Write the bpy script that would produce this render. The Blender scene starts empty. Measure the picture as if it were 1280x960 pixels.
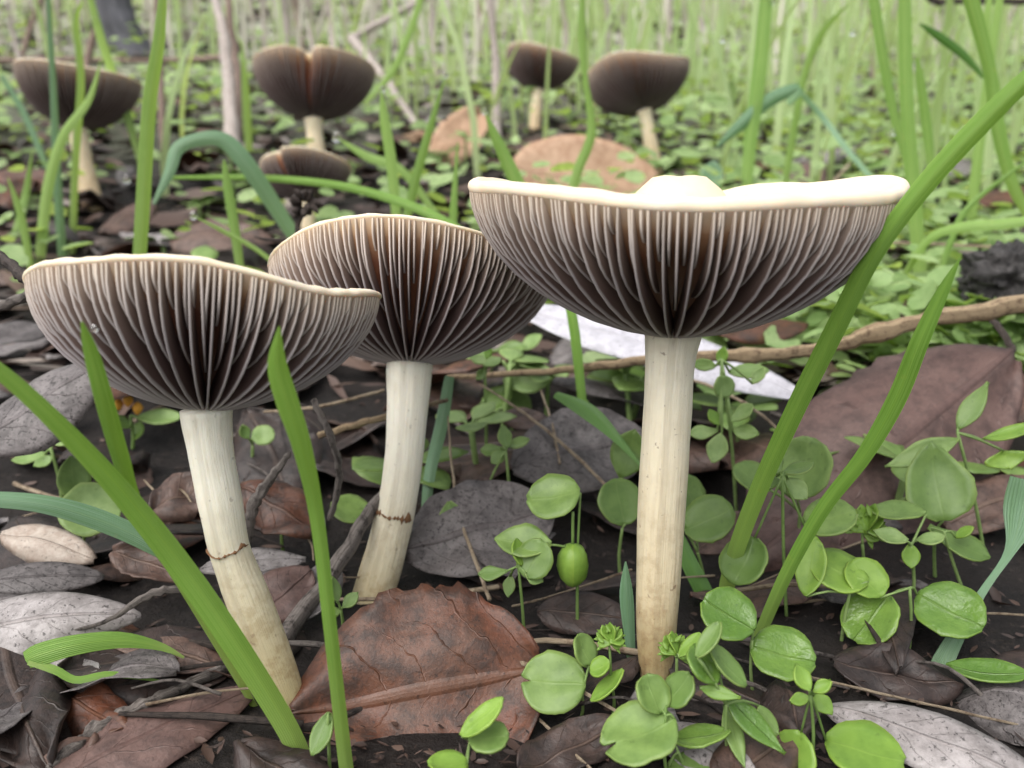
import bpy, math, random
from mathutils import Vector, Matrix, noise

# ------------------------------------------------------------------ camera, world, sun, exposure
sc = bpy.context.scene
COL = sc.collection
F = 1108.5                      # focal length in photo pixels (1280 x 960)
CAM = Vector((0, 0, 0.0645))
PITCH = math.atan(280 / F)
FWD = Vector((0, math.cos(PITCH), -math.sin(PITCH)))
UP = Vector((0, math.sin(PITCH), math.cos(PITCH)))
RIGHT = Vector((1, 0, 0))
cd = bpy.data.cameras.new('camera')
cam = bpy.data.objects.new('camera', cd)
COL.objects.link(cam)
cam.location = CAM
cam.rotation_euler = (math.pi / 2 - PITCH, 0, 0)
cd.sensor_width = 36
cd.lens = 36 * F / 1280
cd.clip_start = 0.002
cd.clip_end = 500
cd.dof.use_dof = True
cd.dof.focus_distance = 0.108
cd.dof.aperture_fstop = 32
sc.camera = cam

SUN_EL, SUN_AZ = math.radians(56), math.radians(-140)   # azimuth measured from +Y towards +X: soft light from the left, behind the lens
w = bpy.data.worlds.new('World')
sc.world = w
w.use_nodes = True
wn = w.node_tree
bg = wn.nodes['Background']
sky = wn.nodes.new('ShaderNodeTexSky')
sky.sky_type = 'NISHITA'
sky.sun_disc = False
sky.sun_elevation = SUN_EL
sky.sun_rotation = SUN_AZ
sky.dust_density = 4.0
sky.ozone_density = 0.6
hs = wn.nodes.new('ShaderNodeHueSaturation')      # overcast: the cloud layer takes the blue out
hs.inputs['Saturation'].default_value = 0.22
wn.links.new(sky.outputs[0], hs.inputs['Color'])
wn.links.new(hs.outputs[0], bg.inputs['Color'])
bg.inputs['Strength'].default_value = 0.15
sl = bpy.data.lights.new('sun', 'SUN')
sun = bpy.data.objects.new('sun', sl)
COL.objects.link(sun)
sl.energy = 1.1
sl.angle = math.radians(75)
sl.color = (1.0, 0.96, 0.9)
sd = Vector((math.sin(SUN_AZ) * math.cos(SUN_EL), math.cos(SUN_AZ) * math.cos(SUN_EL), math.sin(SUN_EL)))
sun.rotation_euler = (-sd).to_track_quat('-Z', 'Y').to_euler()
sc.view_settings.view_transform = 'Standard'
sc.view_settings.look = 'None'
sc.view_settings.gamma = 1
sc.view_settings.exposure = 0.88
sc.render.engine = 'CYCLES'
sc.cycles.max_bounces = 6
sc.cycles.diffuse_bounces = 4
sc.cycles.transmission_bounces = 4
sc.cycles.use_denoising = True

rnd = random.Random(7)
U = rnd.uniform

# ------------------------------------------------------------------ pixels, ground
def ray(px, py):
    return FWD + RIGHT * ((px - 640) / F) + UP * ((480 - py) / F)

def P(px, py, Y):
    d = ray(px, py)
    return CAM + d * (Y / d.y)

def pxm(p):                     # metres per photo pixel at p
    return (p - CAM).dot(FWD) / F

def slope(y):
    pts = [(-4, .0), (.125, 0.0), (.17, .17), (.5, .175), (1.0, .2), (2.0, .27), (4, .30), (30, .30), (45, 0.02), (200, .02)]
    if y <= pts[0][0]: return pts[0][1]
    for (a, s), (b, t) in zip(pts, pts[1:]):
        if y <= b: return s + (t - s) * (y - a) / (b - a)
    return .02
_Y = [-5.0]; _Z = [0.0]
_y = -5.0
while _y < 200:
    st = 0.005 if 0 <= _y < 1 else (0.02 if -1 < _y < 5 else .5)
    _z = _Z[-1] + slope(_y + st / 2) * st
    _y += st
    _Y.append(_y); _Z.append(_z)
import bisect
def gbase(y):
    i = min(max(bisect.bisect(_Y, y), 1), len(_Y) - 1)
    a, b = _Y[i - 1], _Y[i]
    return _Z[i - 1] + (_Z[i] - _Z[i - 1]) * (y - a) / (b - a)

def G(x, y):
    z = gbase(y)
    v = Vector((x * 22, y * 22, 3.1))
    z += .003 * noise.noise(v) + .0014 * noise.noise(v * 2.7)
    far = min(1, max(0, (y - .25) / 1.0))
    z += far * .03 * noise.noise(Vector((x * 2.2, y * 2.2, 9.)))
    return z

def gp(px, py, lift=0.0):
    d = ray(px, py)
    Y = .05
    while Y < 60:
        p = CAM + d * (Y / d.y)
        if p.z < G(p.x, p.y): break
        Y *= 1.012
    lo, hi = Y / 1.012, Y
    for _ in range(14):
        m = (lo + hi) / 2
        p = CAM + d * (m / d.y)
        if p.z < G(p.x, p.y): hi = m
        else: lo = m
    p = CAM + d * (hi / d.y)
    return p + Vector((0, 0, lift))

def PT(s):
    if len(s) == 3:
        p = P(*s)
        if p.z > G(p.x, p.y) + .0008: return p
        h = gp(s[0], s[1])                     # never below the soil: lie on it, a little towards the lens
        return P(s[0], s[1], h.y * .975)
    return gp(s[0], s[1], .0012)

# ------------------------------------------------------------------ material helpers
class NT:
    def __init__(s, name):
        s.m = bpy.data.materials.new(name); s.m.use_nodes = True
        s.t = s.m.node_tree; s.n = s.t.nodes; s.b = s.n['Principled BSDF']; s.out = s.n['Material Output']
    def node(s, typ, ins=None, **at):
        n = s.n.new('ShaderNode' + typ)
        for k, v in at.items(): setattr(n, k, v)
        for k, v in (ins or {}).items(): s.put(n.inputs[k], v)
        return n
    def put(s, sock, v):
        if isinstance(v, bpy.types.NodeSocket): s.t.links.new(v, sock)
        elif isinstance(v, bpy.types.Node): s.t.links.new(v.outputs[0], sock)
        else: sock.default_value = v
    def ramp(s, fac, stops):
        n = s.n.new('ShaderNodeValToRGB'); s.put(n.inputs[0], fac)
        e = n.color_ramp.elements
        while len(e) < len(stops): e.new(.5)
        for el, (p, c) in zip(e, stops):
            el.position = p
            el.color = (c, c, c, 1) if isinstance(c, (int, float)) else (*c, 1)
        return n.outputs[0]
    def mix(s, fac, a, b, mode='MIX'):
        n = s.n.new('ShaderNodeMix'); n.data_type = 'RGBA'; n.blend_type = mode
        s.put(n.inputs[0], fac)
        for k, v in ((6, a), (7, b)):
            if isinstance(v, tuple): v = (*v, 1)
            s.put(n.inputs[k], v)
        return n.outputs[2]
    def math(s, op, a, b=0.0):
        n = s.n.new('ShaderNodeMath'); n.operation = op
        s.put(n.inputs[0], a); s.put(n.inputs[1], b)
        return n.outputs[0]
    def noise(s, scale, vec=None, detail=4, rough=.6):
        n = s.node('TexNoise', {'Scale': scale, 'Detail': detail, 'Roughness': rough})
        if vec is not None: s.put(n.inputs['Vector'], vec)
        return n.outputs[0]
    def uv(s):
        n = s.n.new('ShaderNodeUVMap'); x = s.n.new('ShaderNodeSeparateXYZ')
        s.t.links.new(n.outputs[0], x.inputs[0])
        return n.outputs[0], x.outputs[0], x.outputs[1]
    def pos(s):
        return s.node('TexCoord').outputs['Object']
    def scaled(s, vec, sc_):
        return s.node('Mapping', {'Vector': vec, 'Scale': sc_}).outputs[0]
    def bump(s, h, strength, dist):
        n = s.node('Bump', {'Height': h, 'Strength': strength, 'Distance': dist})
        s.put(s.b.inputs['Normal'], n.outputs[0])
        return n.outputs[0]
    def col(s, c, rough=.6, spec=.4):
        s.put(s.b.inputs['Base Color'], c if not isinstance(c, tuple) else (*c, 1))
        s.put(s.b.inputs['Roughness'], rough)
        s.put(s.b.inputs['Specular IOR Level'], spec)
    def translucent(s, c, fac):
        t = s.node('BsdfTranslucent'); s.put(t.inputs[0], c if not isinstance(c, tuple) else (*c, 1))
        m = s.node('MixShader', {0: fac})
        s.t.links.new(s.b.outputs[0], m.inputs[1]); s.t.links.new(t.outputs[0], m.inputs[2])
        s.t.links.new(m.outputs[0], s.out.inputs[0])
    def rand(s):
        return s.node('ObjectInfo').outputs['Random']

def mat_green(name, c1, c2, croot, gloss=.4, trans=.3, veins='long', wet=0.0, attr=False):
    k = NT(name)
    uvv, u, v = k.uv()
    r = k.node('Attribute', attribute_name='tint').outputs['Fac'] if attr else k.rand()
    nz = k.noise(180, k.pos())
    f = k.math('ADD', k.math('MULTIPLY', r, .75), k.math('MULTIPLY', nz, .5))
    c = k.mix(k.ramp(f, [(.2, 0.), (.95, 1.)]), c1, c2)
    if veins == 'long':
        c = k.mix(k.ramp(v, [(0, 1.), (.3, 0.)]), c, croot)
        wv = k.node('TexWave', {'Vector': k.scaled(uvv, (1, .0, 1)), 'Scale': 3.6, 'Distortion': .6, 'Detail': 2.}, bands_direction='X').outputs['Fac']
        mid = k.ramp(k.math('ABSOLUTE', k.math('SUBTRACT', u, .5)), [(0, .8), (.05, 0.)])
        c = k.mix(k.math('MULTIPLY', mid, .35), c, (min(1, c2[0] * 1.7), min(1, c2[1] * 1.35), c2[2] * 1.5))
        c = k.mix(k.math('MULTIPLY', wv, .22), c, (c1[0] * .6, c1[1] * .65, c1[2] * .6))
        st_ = k.noise(1., k.scaled(uvv, (9, 2.2, 1)), 4, .6)
        c = k.mix(k.ramp(st_, [(.38, 0.), (.68, .55)]), c, (c2[0] * 1.25, c2[1] * 1.12, c2[2] * 1.5))
        blem = k.ramp(k.noise(260, k.pos(), 5, .7), [(.64, 0.), (.72, .5)])
        c = k.mix(blem, c, (c2[0] * 1.3, c2[1] * .9, c2[2]))
        k.bump(k.math('ADD', wv, st_), .4, .00025)
    else:
        mid = k.ramp(k.math('ABSOLUTE', k.math('SUBTRACT', u, .5)), [(0, .55), (.03, 0.)])
        mott = k.noise(320, k.pos(), 4, .65)
        c = k.mix(k.ramp(mott, [(.4, 0.), (.7, .6)]), c, (c1[0] * .62, c1[1] * .72, c1[2] * .6))
        n2 = k.noise(420, k.pos(), 5)
        c = k.mix(k.math('MULTIPLY', mid, .3), c, (c2[0] * 1.3, c2[1] * 1.2, c2[2] * 1.3))
        edge = k.ramp(k.math('ABSOLUTE', k.math('SUBTRACT', u, .5)), [(.44, 0.), (.5, 1.)])
        c = k.mix(k.math('MULTIPLY', edge, .3), c, (c2[0] * 1.5, c2[1] * 1.25, c2[2] * 1.2))
        spk = k.ramp(k.noise(900, k.pos(), 2), [(.66, 0.), (.72, 1.)])
        c = k.mix(k.math('MULTIPLY', spk, .35), c, (c1[0] * .4, c1[1] * .45, c1[2] * .4))
        h = k.math('ADD', k.math('MULTIPLY', n2, .8), k.math('MULTIPLY', mid, -.5))
        k.bump(h, .35 + .5 * wet, .0003 + .0003 * wet)
    k.col(c, gloss, .45)
    tc = k.mix(1.0, c, (1.25, 1.2, .55), 'MULTIPLY')
    k.translucent(tc, trans)
    return k.m

M = {}
M['grass'] = mat_green('fresh_grass', (.125, .265, .034), (.22, .40, .07), (.36, .46, .15), .4, .36)
M['grass_dark'] = mat_green('deep_grass', (.07, .18, .035), (.12, .26, .055), (.15, .28, .07), .35, .25)
M['grass_blue'] = mat_green('bluish_grass', (.12, .25, .12), (.2, .34, .19), (.2, .34, .12), .45, .25)
M['grass_mid'] = mat_green('pale_mid_grass', (.19, .35, .075), (.3, .47, .13), (.33, .46, .16), .42, .45)  # paler yellow-green for the blades behind the caps
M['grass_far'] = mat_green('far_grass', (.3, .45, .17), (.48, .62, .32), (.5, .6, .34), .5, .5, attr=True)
M['leaf'] = mat_green('seedling_leaf', (.115, .2, .045), (.215, .325, .09), (0, 0, 0), .42, .25, 'net')
M['leaf_pale'] = mat_green('pale_seedling_leaf', (.19, .3, .085), (.3, .42, .155), (0, 0, 0), .45, .28, 'net')
M['leaf_wet'] = mat_green('wet_seedling_leaf', (.1, .2, .034), (.18, .3, .06), (0, 0, 0), .15, .22, 'net', 1.)
M['leaf_fresh'] = mat_green('young_leaf', (.175, .31, .045), (.27, .43, .075), (0, 0, 0), .4, .32, 'net')
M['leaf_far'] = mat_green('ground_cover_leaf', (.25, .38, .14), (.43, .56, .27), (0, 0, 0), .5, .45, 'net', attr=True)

def mat_dead(name, c1, c2, c3, gloss=.5, speck=.5, vein=(.3, .2, .14), trans=.06, dots=.62):
    k = NT(name)
    uvv, u, v = k.uv()
    pos = k.pos()
    r = k.rand()
    off = k.node('VectorMath', {0: pos, 1: k.node('CombineXYZ', {0: r, 1: k.math('MULTIPLY', r, 3.7)}).outputs[0]}, operation='ADD').outputs[0]
    n1 = k.noise(75, off, 5, .65); n2 = k.noise(320, off, 6, .7); n0 = k.noise(120, off, 3); nf = k.noise(1500, off, 3, .7)
    c = k.mix(k.ramp(n1, [(.35, 0.), (.62, 1.)]), c1, c2)
    c = k.mix(k.ramp(n2, [(.44, 0.), (.62, .85)]), c, c3)
    c = k.mix(k.math('MULTIPLY', k.ramp(nf, [(.4, 0.), (.65, 1.)]), .35), c, c3)
    a = k.math('ABSOLUTE', k.math('SUBTRACT', u, .5))
    mid = k.ramp(a, [(0, 1.), (.018, .8), (.035, 0.)])
    # side veins run forward from the midrib
    sv = k.math('FRACT', k.math('ADD', k.math('MULTIPLY', k.math('SUBTRACT', v, k.math('MULTIPLY', a, .55)), 6.), k.math('MULTIPLY', n0, 1.6)))
    side = k.ramp(k.math('ABSOLUTE', k.math('SUBTRACT', sv, .5)), [(0, 1.), (.035, 0.)])
    ve = k.math('MAXIMUM', mid, k.math('MULTIPLY', side, k.ramp(n0, [(.35, .05), (.65, .6)])))
    c = k.mix(k.math('MULTIPLY', ve, .45), c, vein)
    dk = k.ramp(k.noise(1700, off, 3), [(dots, 0.), (dots + .06, 1.)])
    c = k.mix(k.math('MULTIPLY', dk, speck), c, (.012, .009, .008))
    hue = k.node('HueSaturation', {'Color': c, 'Value': k.math('ADD', .72, k.math('MULTIPLY', r, .5)), 'Saturation': .95})
    k.col(hue.outputs[0], k.math('ADD', gloss - .12, k.math('MULTIPLY', n2, .3)), .45)
    h = k.math('ADD', k.math('MULTIPLY', n2, .7), k.math('MULTIPLY', ve, -.6))
    k.bump(h, .7, .0006)
    k.translucent(c3, trans)
    return k.m
M['dead_red'] = mat_dead('red_brown_leaf', (.125, .036, .014), (.115, .05, .027), (.032, .018, .013), .42, .6, (.15, .07, .04))
M['dead_mauve'] = mat_dead('mauve_brown_leaf', (.14, .075, .062), (.19, .112, .094), (.08, .045, .038), .5, .4, (.12, .06, .05))
M['dead_dark'] = mat_dead('dark_brown_leaf', (.032, .02, .017), (.06, .038, .031), (.014, .01, .009), .45, .5, (.11, .07, .05))
M['dead_brown'] = mat_dead('brown_leaf', (.105, .056, .04), (.15, .092, .07), (.04, .024, .019), .48, .5, (.2, .13, .09))
M['dead_grey'] = mat_dead('grey_leaf', (.23, .205, .2), (.32, .295, .29), (.13, .115, .11), .45, .75, (.2, .17, .16), dots=.6)
M['dead_slate'] = mat_dead('slate_leaf', (.115, .1, .098), (.17, .15, .147), (.055, .047, .046), .5, .8, (.1, .08, .08), dots=.58)
M['dead_white'] = mat_dead('whitened_leaf', (.4, .39, .425), (.47, .46, .5), (.3, .29, .32), .5, .85, (.42, .4, .42), dots=.64)
M['dead_tan'] = mat_dead('tan_leaf', (.36, .22, .13), (.42, .28, .18), (.27, .15, .085), .6, .3, (.25, .15, .09))
M['dead_pale'] = mat_dead('cream_leaf', (.4, .33, .27), (.5, .43, .36), (.3, .22, .17), .5, .5, (.3, .22, .17))

def mat_bark(name, c1, c2, c3, scale=(900, 900, 60), bump=.0006, rough=.75):
    k = NT(name)
    uvv, u, v = k.uv()
    st = k.noise(1.0, k.scaled(uvv, (22, 5, 1)), 6, .7)
    n2 = k.noise(700, k.pos(), 5, .7)
    c = k.mix(k.ramp(st, [(.36, 0.), (.6, 1.)]), c1, c2)
    c = k.mix(k.ramp(n2, [(.5, 0.), (.66, 1.)]), c, c3)
    k.col(c, rough, .3)
    k.bump(k.math('ADD', st, k.math('MULTIPLY', n2, .5)), .9, bump)
    return k.m
M['bark_grey'] = mat_bark('grey_bark', (.09, .075, .065), (.24, .21, .19), (.035, .028, .025))
M['bark_dark'] = mat_bark('dark_bark', (.03, .023, .02), (.085, .065, .055), (.015, .012, .011))
M['bark_tan'] = mat_bark('tan_twig', (.22, .15, .085), (.38, .29, .18), (.12, .075, .045), rough=.6)
M['straw'] = mat_bark('straw', (.26, .19, .12), (.4, .33, .24), (.15, .1, .065), rough=.5, bump=.0003)
M['bark_far'] = mat_bark('weathered_stalk', (.3, .25, .22), (.46, .41, .38), (.2, .16, .14), bump=.0003)
M['bark_brown'] = mat_bark('brown_stalk', (.17, .115, .09), (.28, .21, .175), (.1, .065, .05), bump=.0003)
M['trunk'] = mat_bark('trunk_bark', (.09, .09, .105), (.17, .17, .19), (.05, .05, .058), bump=.003)
M['char'] = mat_bark('charred_wood', (.018, .016, .015), (.085, .08, .078), (.01, .009, .009), bump=.0015, rough=.6)

def mat_soil():
    k = NT('soil')
    pos = k.pos()
    n1 = k.noise(60, pos, 8, .7); n2 = k.noise(500, pos, 6, .7); n3 = k.noise(5, pos, 3)
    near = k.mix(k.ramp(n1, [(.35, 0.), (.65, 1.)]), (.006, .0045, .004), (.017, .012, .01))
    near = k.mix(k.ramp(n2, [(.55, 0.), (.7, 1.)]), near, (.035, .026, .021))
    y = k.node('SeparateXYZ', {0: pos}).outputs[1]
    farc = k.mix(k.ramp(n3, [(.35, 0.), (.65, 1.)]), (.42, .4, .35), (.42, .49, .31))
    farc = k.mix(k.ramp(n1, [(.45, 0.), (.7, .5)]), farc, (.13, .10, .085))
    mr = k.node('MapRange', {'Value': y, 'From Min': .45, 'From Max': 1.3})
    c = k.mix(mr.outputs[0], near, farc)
    k.col(c, .7, .3)
    k.bump(k.math('ADD', n1, k.math('MULTIPLY', n2, .4)), .9, .003)
    return k.m
M['soil'] = mat_soil()

def mat_gill(name, bright=1.0, econ=1.0):
    k = NT(name)
    uvv, e, t = k.uv()
    n = k.noise(260, k.pos(), 4)
    r = k.rand()
    face = k.mix(k.ramp(t, [(.0, 0.), (.5, .08), (.78, .32), (.93, .75), (1., 1.)]), (.095 * bright, .052 * bright, .052 * bright), (.55 * bright, .44 * bright, .34 * bright))
    face = k.mix(k.math('MULTIPLY', n, .5), face, (.10 * bright, .062 * bright, .058 * bright))
    edge = k.mix(k.ramp(t, [(.6, 0.), (.88, .4), (1., 1.)]), (.47 * bright, .42 * bright, .425 * bright), (.70 * bright, .60 * bright, .48 * bright))
    c = k.mix(k.math('MULTIPLY', k.ramp(e, [(.86, 0.), (.97, 1.)]), econ), face, edge)
    c = k.node('HueSaturation', {'Color': c, 'Value': k.math('ADD', .85, k.math('MULTIPLY', r, .3))}).outputs[0]
    k.col(c, .7, .25)
    k.translucent(k.mix(1., c, (1.2, .8, .6), 'MULTIPLY'), .12)
    return k.m
M['gill'] = mat_gill('gill')
M['gill_far'] = mat_gill('far_gill', .72, .3)

def mat_cap():
    k = NT('cap_flesh')
    uvv, u, v = k.uv()
    n = k.noise(240, k.pos(), 5)
    n2 = k.noise(60, k.pos(), 3)
    top = k.mix(k.ramp(n2, [(.35, 0.), (.7, 1.)]), (.74, .62, .43), (.66, .50, .31))
    top = k.mix(k.math('MULTIPLY', n, .35), top, (.8, .71, .55))
    under = k.mix(k.ramp(n2, [(.35, 0.), (.65, 1.)]), (.10, .038, .028), (.2, .075, .035))  # red-brown glow of light through the cap, painted into the flesh colour
    rim = k.mix(k.ramp(k.noise(300, k.pos(), 4), [(.35, 0.), (.65, 1.)]), (.72, .61, .44), (.70, .62, .50))
    under = k.mix(k.ramp(v, [(.30, 0.), (.40, 1.)]), under, (.34, .2, .11))
    c = k.mix(k.ramp(v, [(.37, 0.), (.41, .4), (.45, 1.)]), under, rim)
    c = k.mix(k.ramp(v, [(.55, 0.), (.7, 1.)]), c, top)
    k.col(c, .55, .3)
    k.b.inputs['Subsurface Weight'].default_value = .25
    k.b.inputs['Subsurface Radius'].default_value = (.0022, .0012, .0006)
    k.b.inputs['Subsurface Scale'].default_value = 1.0
    k.bump(n, .25, .0004)
    return k.m
M['cap'] = mat_cap()

def mat_stipe(name, ctop, cbot, brown, dirt):
    k = NT(name)
    uvv, u, v = k.uv()
    fib = k.noise(1., k.scaled(uvv, (26, 3.5, 1)), 5, .65)
    n = k.noise(420, k.pos(), 5, .7)
    big = k.noise(1., k.scaled(uvv, (2.2, 6, 1)), 3)
    c = k.mix(k.ramp(v, [(.15, 1.), (.75, 0.)]), ctop, cbot)
    c = k.mix(k.math('MULTIPLY', k.ramp(fib, [(.5, 0.), (.72, 1.)]), .18), c, brown)
    low = k.ramp(v, [(.0, 1.), (.6, 0.)])
    mott = k.ramp(n, [(.47, 0.), (.6, 1.)])
    c = k.mix(k.math('MULTIPLY', k.math('MULTIPLY', mott, low), .85), c, brown)
    c = k.mix(k.math('MULTIPLY', k.ramp(k.noise(900, k.pos(), 2), [(.68, 0.), (.74, 1.)]), dirt), c, (.1, .045, .025))
    c = k.mix(k.math('MULTIPLY', k.ramp(big, [(.5, 0.), (.7, 1.)]), .2), c, brown)
    k.col(c, .55, .3)
    k.b.inputs['Subsurface Weight'].default_value = .3
    k.b.inputs['Subsurface Radius'].default_value = (.002, .0014, .0008)
    k.b.inputs['Subsurface Scale'].default_value = 1.0
    k.bump(k.math('ADD', fib, k.math('MULTIPLY', n, .6)), .5, .0005)
    return k.m
M['stipe'] = mat_stipe('cream_stipe', (.76, .73, .62), (.46, .38, .21), (.3, .21, .1), .35)
M['stipe_brown'] = mat_stipe('browned_stipe', (.72, .67, .53), (.4, .31, .16), (.25, .16, .075), .6)
M['stipe_far'] = mat_stipe('distant_stipe', (.72, .63, .46), (.64, .51, .33), (.45, .32, .18), .3)
k = NT('bruise'); k.col(k.mix(k.noise(900, k.pos()), (.1, .045, .022), (.22, .12, .06)), .8, .2); M['bruise'] = k.m
k = NT('orange_petal'); k.col(k.mix(k.noise(700, k.pos()), (.6, .25, .03), (.7, .38, .06)), .6, .2); M['orange'] = k.m
k = NT('water'); k.col((1, 1, 1), .02, .5); k.b.inputs['Transmission Weight'].default_value = 1; k.b.inputs['IOR'].default_value = 1.33; M['water'] = k.m
k = NT('white_lichen'); k.col(k.mix(k.noise(800, k.pos()), (.5, .5, .48), (.2, .18, .17)), .8, .2); M['lichen'] = k.m
k = NT('litter_crumbs')
_r = k.node('Attribute', attribute_name='tint').outputs['Fac']
_c = k.ramp(_r, [(0, (.03, .02, .017)), (.35, (.085, .05, .038)), (.65, (.14, .09, .068)), (.85, (.22, .19, .175)), (1, (.33, .28, .24))])
_c = k.mix(k.math('MULTIPLY', k.noise(500, k.pos()), .6), _c, (.035, .024, .02))
k.col(_c, .5, .4); M['litter'] = k.m
k = NT('dry_grass')
_r = k.node('Attribute', attribute_name='tint').outputs['Fac']
k.col(k.ramp(_r, [(0, (.34, .31, .26)), (.5, (.5, .48, .4)), (1, (.64, .62, .53))]), .7, .2); k.translucent((.4, .32, .25), .2); M['dry_grass'] = k.m

# ------------------------------------------------------------------ mesh helpers
def mesh(name, vs, fs, m, uvs=None, tint=None, smooth=True):
    me = bpy.data.meshes.new(name)
    me.from_pydata([tuple(v) for v in vs], [], fs)
    if uvs:
        l = me.uv_layers.new(name='UVMap')
        idx = [0] * len(me.loops)
        me.loops.foreach_get('vertex_index', idx)
        flat = [0.0] * (2 * len(idx))
        for i, vi in enumerate(idx):
            flat[2 * i], flat[2 * i + 1] = uvs[vi]
        l.data.foreach_set('uv', flat)
    if tint:
        a = me.attributes.new('tint', 'FLOAT', 'POINT')
        a.data.foreach_set('value', tint)
    if smooth: me.polygons.foreach_set('use_smooth', [True] * len(me.polygons))
    me.materials.append(m if not isinstance(m, str) else M[m])
    me.update()
    return me

def thing(name, label, cat, loc, group=None):
    o = bpy.data.objects.new(name, None); COL.objects.link(o)
    o.location = loc; o.empty_display_size = .003
    return tag(o, label, cat, group)

def tag(o, label, cat, group=None, kind=None):
    if label: o['label'] = label
    if cat: o['category'] = cat
    if group: o['group'] = group
    if kind: o['kind'] = kind
    return o

def part(name, geo, m, root, origin=None, label=None):
    """geo = (verts in world coords, faces, uvs); the mesh is stored relative to the thing's base"""
    o3 = Vector(origin if origin is not None else root.location)
    me = mesh(name, [v - o3 for v in geo[0]], geo[1], m, geo[2] if len(geo) > 2 else None)
    o = bpy.data.objects.new(name, me); COL.objects.link(o)
    o.parent = root
    if label: o['label'] = label
    return o

def single(name, geo, m, origin, label, cat, group=None):
    o3 = Vector(origin)
    me = mesh(name, [v - o3 for v in geo[0]], geo[1], m, geo[2] if len(geo) > 2 else None)
    o = bpy.data.objects.new(name, me); COL.objects.link(o); o.location = o3
    return tag(o, label, cat, group)

def copy_tree(o, parent=None):
    c = o.copy(); COL.objects.link(c); c.parent = parent
    for ch in o.children: copy_tree(ch, c)
    return c

def join(*gs):
    vs, fs, us = [], [], []
    for g in gs:
        b = len(vs); vs += g[0]; fs += [[i + b for i in f] for f in g[1]]; us += g[2]
    return vs, fs, us

def spline(pts, n):
    """Catmull-Rom through tuples of any length"""
    out = []
    m = len(pts)
    if m == 2:
        return [tuple(a + (b - a) * i / (n - 1) for a, b in zip(*pts)) for i in range(n)]
    for i in range(n):
        t = i / (n - 1) * (m - 1); j = min(int(t), m - 2); f = t - j
        p0, p1, p2, p3 = pts[max(j - 1, 0)], pts[j], pts[j + 1], pts[min(j + 2, m - 1)]
        out.append(tuple(.5 * (2 * b + (c - a) * f + (2 * a - 5 * b + 4 * c - d) * f * f + (3 * b - a - 3 * c + d) * f ** 3)
                         for a, b, c, d in zip(p0, p1, p2, p3)))
    return out

def tube(pts, radii, seg=8, rough=0.0, seed=0, cap=True):
    vs, fs, us = [], [], []
    n = len(pts)
    T = [(pts[min(i + 1, n - 1)] - pts[max(i - 1, 0)]).normalized() for i in range(n)]
    a = Vector((0, -1, 0)) if abs(T[0].y) < .9 else Vector((1, 0, 0))
    N = (a - T[0] * a.dot(T[0])).normalized()
    for i in range(n):
        N = (N - T[i] * N.dot(T[i])).normalized()
        B = T[i].cross(N)
        for j in range(seg):
            an = 2 * math.pi * j / seg
            r = radii[i] * (1 + rough * noise.noise(Vector((math.cos(an) * 1.3 + seed * 7.1, math.sin(an) * 1.3, i * .45))))
            vs.append(pts[i] + (N * math.cos(an) + B * math.sin(an)) * r)
            us.append((j / seg, i / (n - 1)))
    for i in range(n - 1):
        for j in range(seg):
            k2 = (j + 1) % seg
            fs.append([i * seg + j, i * seg + k2, (i + 1) * seg + k2, (i + 1) * seg + j])
    if cap:
        for i, s in ((0, -1), (n - 1, 1)):
            c = len(vs); vs.append(pts[i] + T[i] * s * radii[i] * .35); us.append((.5, float(i > 0)))
            for j in range(seg):
                k2 = (j + 1) % seg
                f = [i * seg + j, i * seg + k2, c]
                fs.append(f if s > 0 else f[::-1])
    return vs, fs, us

def sheet(grid, thick=0.0, uvs=None):
    """grid[i][j] -> thin leaf surface; two skins and a rim when thick > 0"""
    ni, nj = len(grid), len(grid[0])
    us = [(j / (nj - 1), i / (ni - 1)) for i in range(ni) for j in range(nj)]
    vs = [p for row in grid for p in row]
    fs = [[i * nj + j, i * nj + j + 1, (i + 1) * nj + j + 1, (i + 1) * nj + j] for i in range(ni - 1) for j in range(nj - 1)]
    if thick <= 0: return vs, fs, us
    nr = []
    for i in range(ni):
        for j in range(nj):
            a = grid[min(i + 1, ni - 1)][j] - grid[max(i - 1, 0)][j]
            b = grid[i][min(j + 1, nj - 1)] - grid[i][max(j - 1, 0)]
            c = b.cross(a)
            nr.append(c.normalized() if c.length > 1e-12 else None)
    for q in range(len(nr)):
        if nr[q] is None:
            nr[q] = next((x for x in nr[q + 1:] if x), None) or next(x for x in nr[:q][::-1] if x)
    b = len(vs)
    vs = vs + [v + m_ * thick for v, m_ in zip(vs, nr)]
    us = us + us
    fs2 = [[i + b for i in f] for f in fs]
    fs = [f[::-1] for f in fs2] + fs if False else fs + [f[::-1] for f in fs2]
    ring = [j for j in range(nj)] + [i * nj + nj - 1 for i in range(1, ni)] + [(ni - 1) * nj + j for j in range(nj - 2, -1, -1)] + [i * nj for i in range(ni - 2, 0, -1)]
    for q in range(len(ring)):
        a, c = ring[q], ring[(q + 1) % len(ring)]
        fs.append([c, a, a + b, c + b])
    return vs, fs, us

def rot(v, axis, ang):
    return Matrix.Rotation(ang, 3, axis) @ v

SH = {
    'round': (lambda s: math.sqrt(max(0, 1 - (2 * s - 1) ** 2)), 1.0),
    'oval': (lambda s: math.sin(math.pi * s) ** .8, .68),
    'lance': (lambda s: math.sin(math.pi * s ** .85) ** 1.1, .34),
    'spoon': (lambda s: max(0., math.sin(math.pi * min(1, .06 + .94 * s ** 1.6))) ** .8, .62),
    'ellip': (lambda s: max(0., math.sin(math.pi * s)) ** .62, .5),
    'egg': (lambda s: max(0., math.sin(math.pi * s ** .7)) ** .7, .62),
    'broad': (lambda s: max(0., math.sin(math.pi * s ** .9)) ** .6, .8),
}

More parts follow.
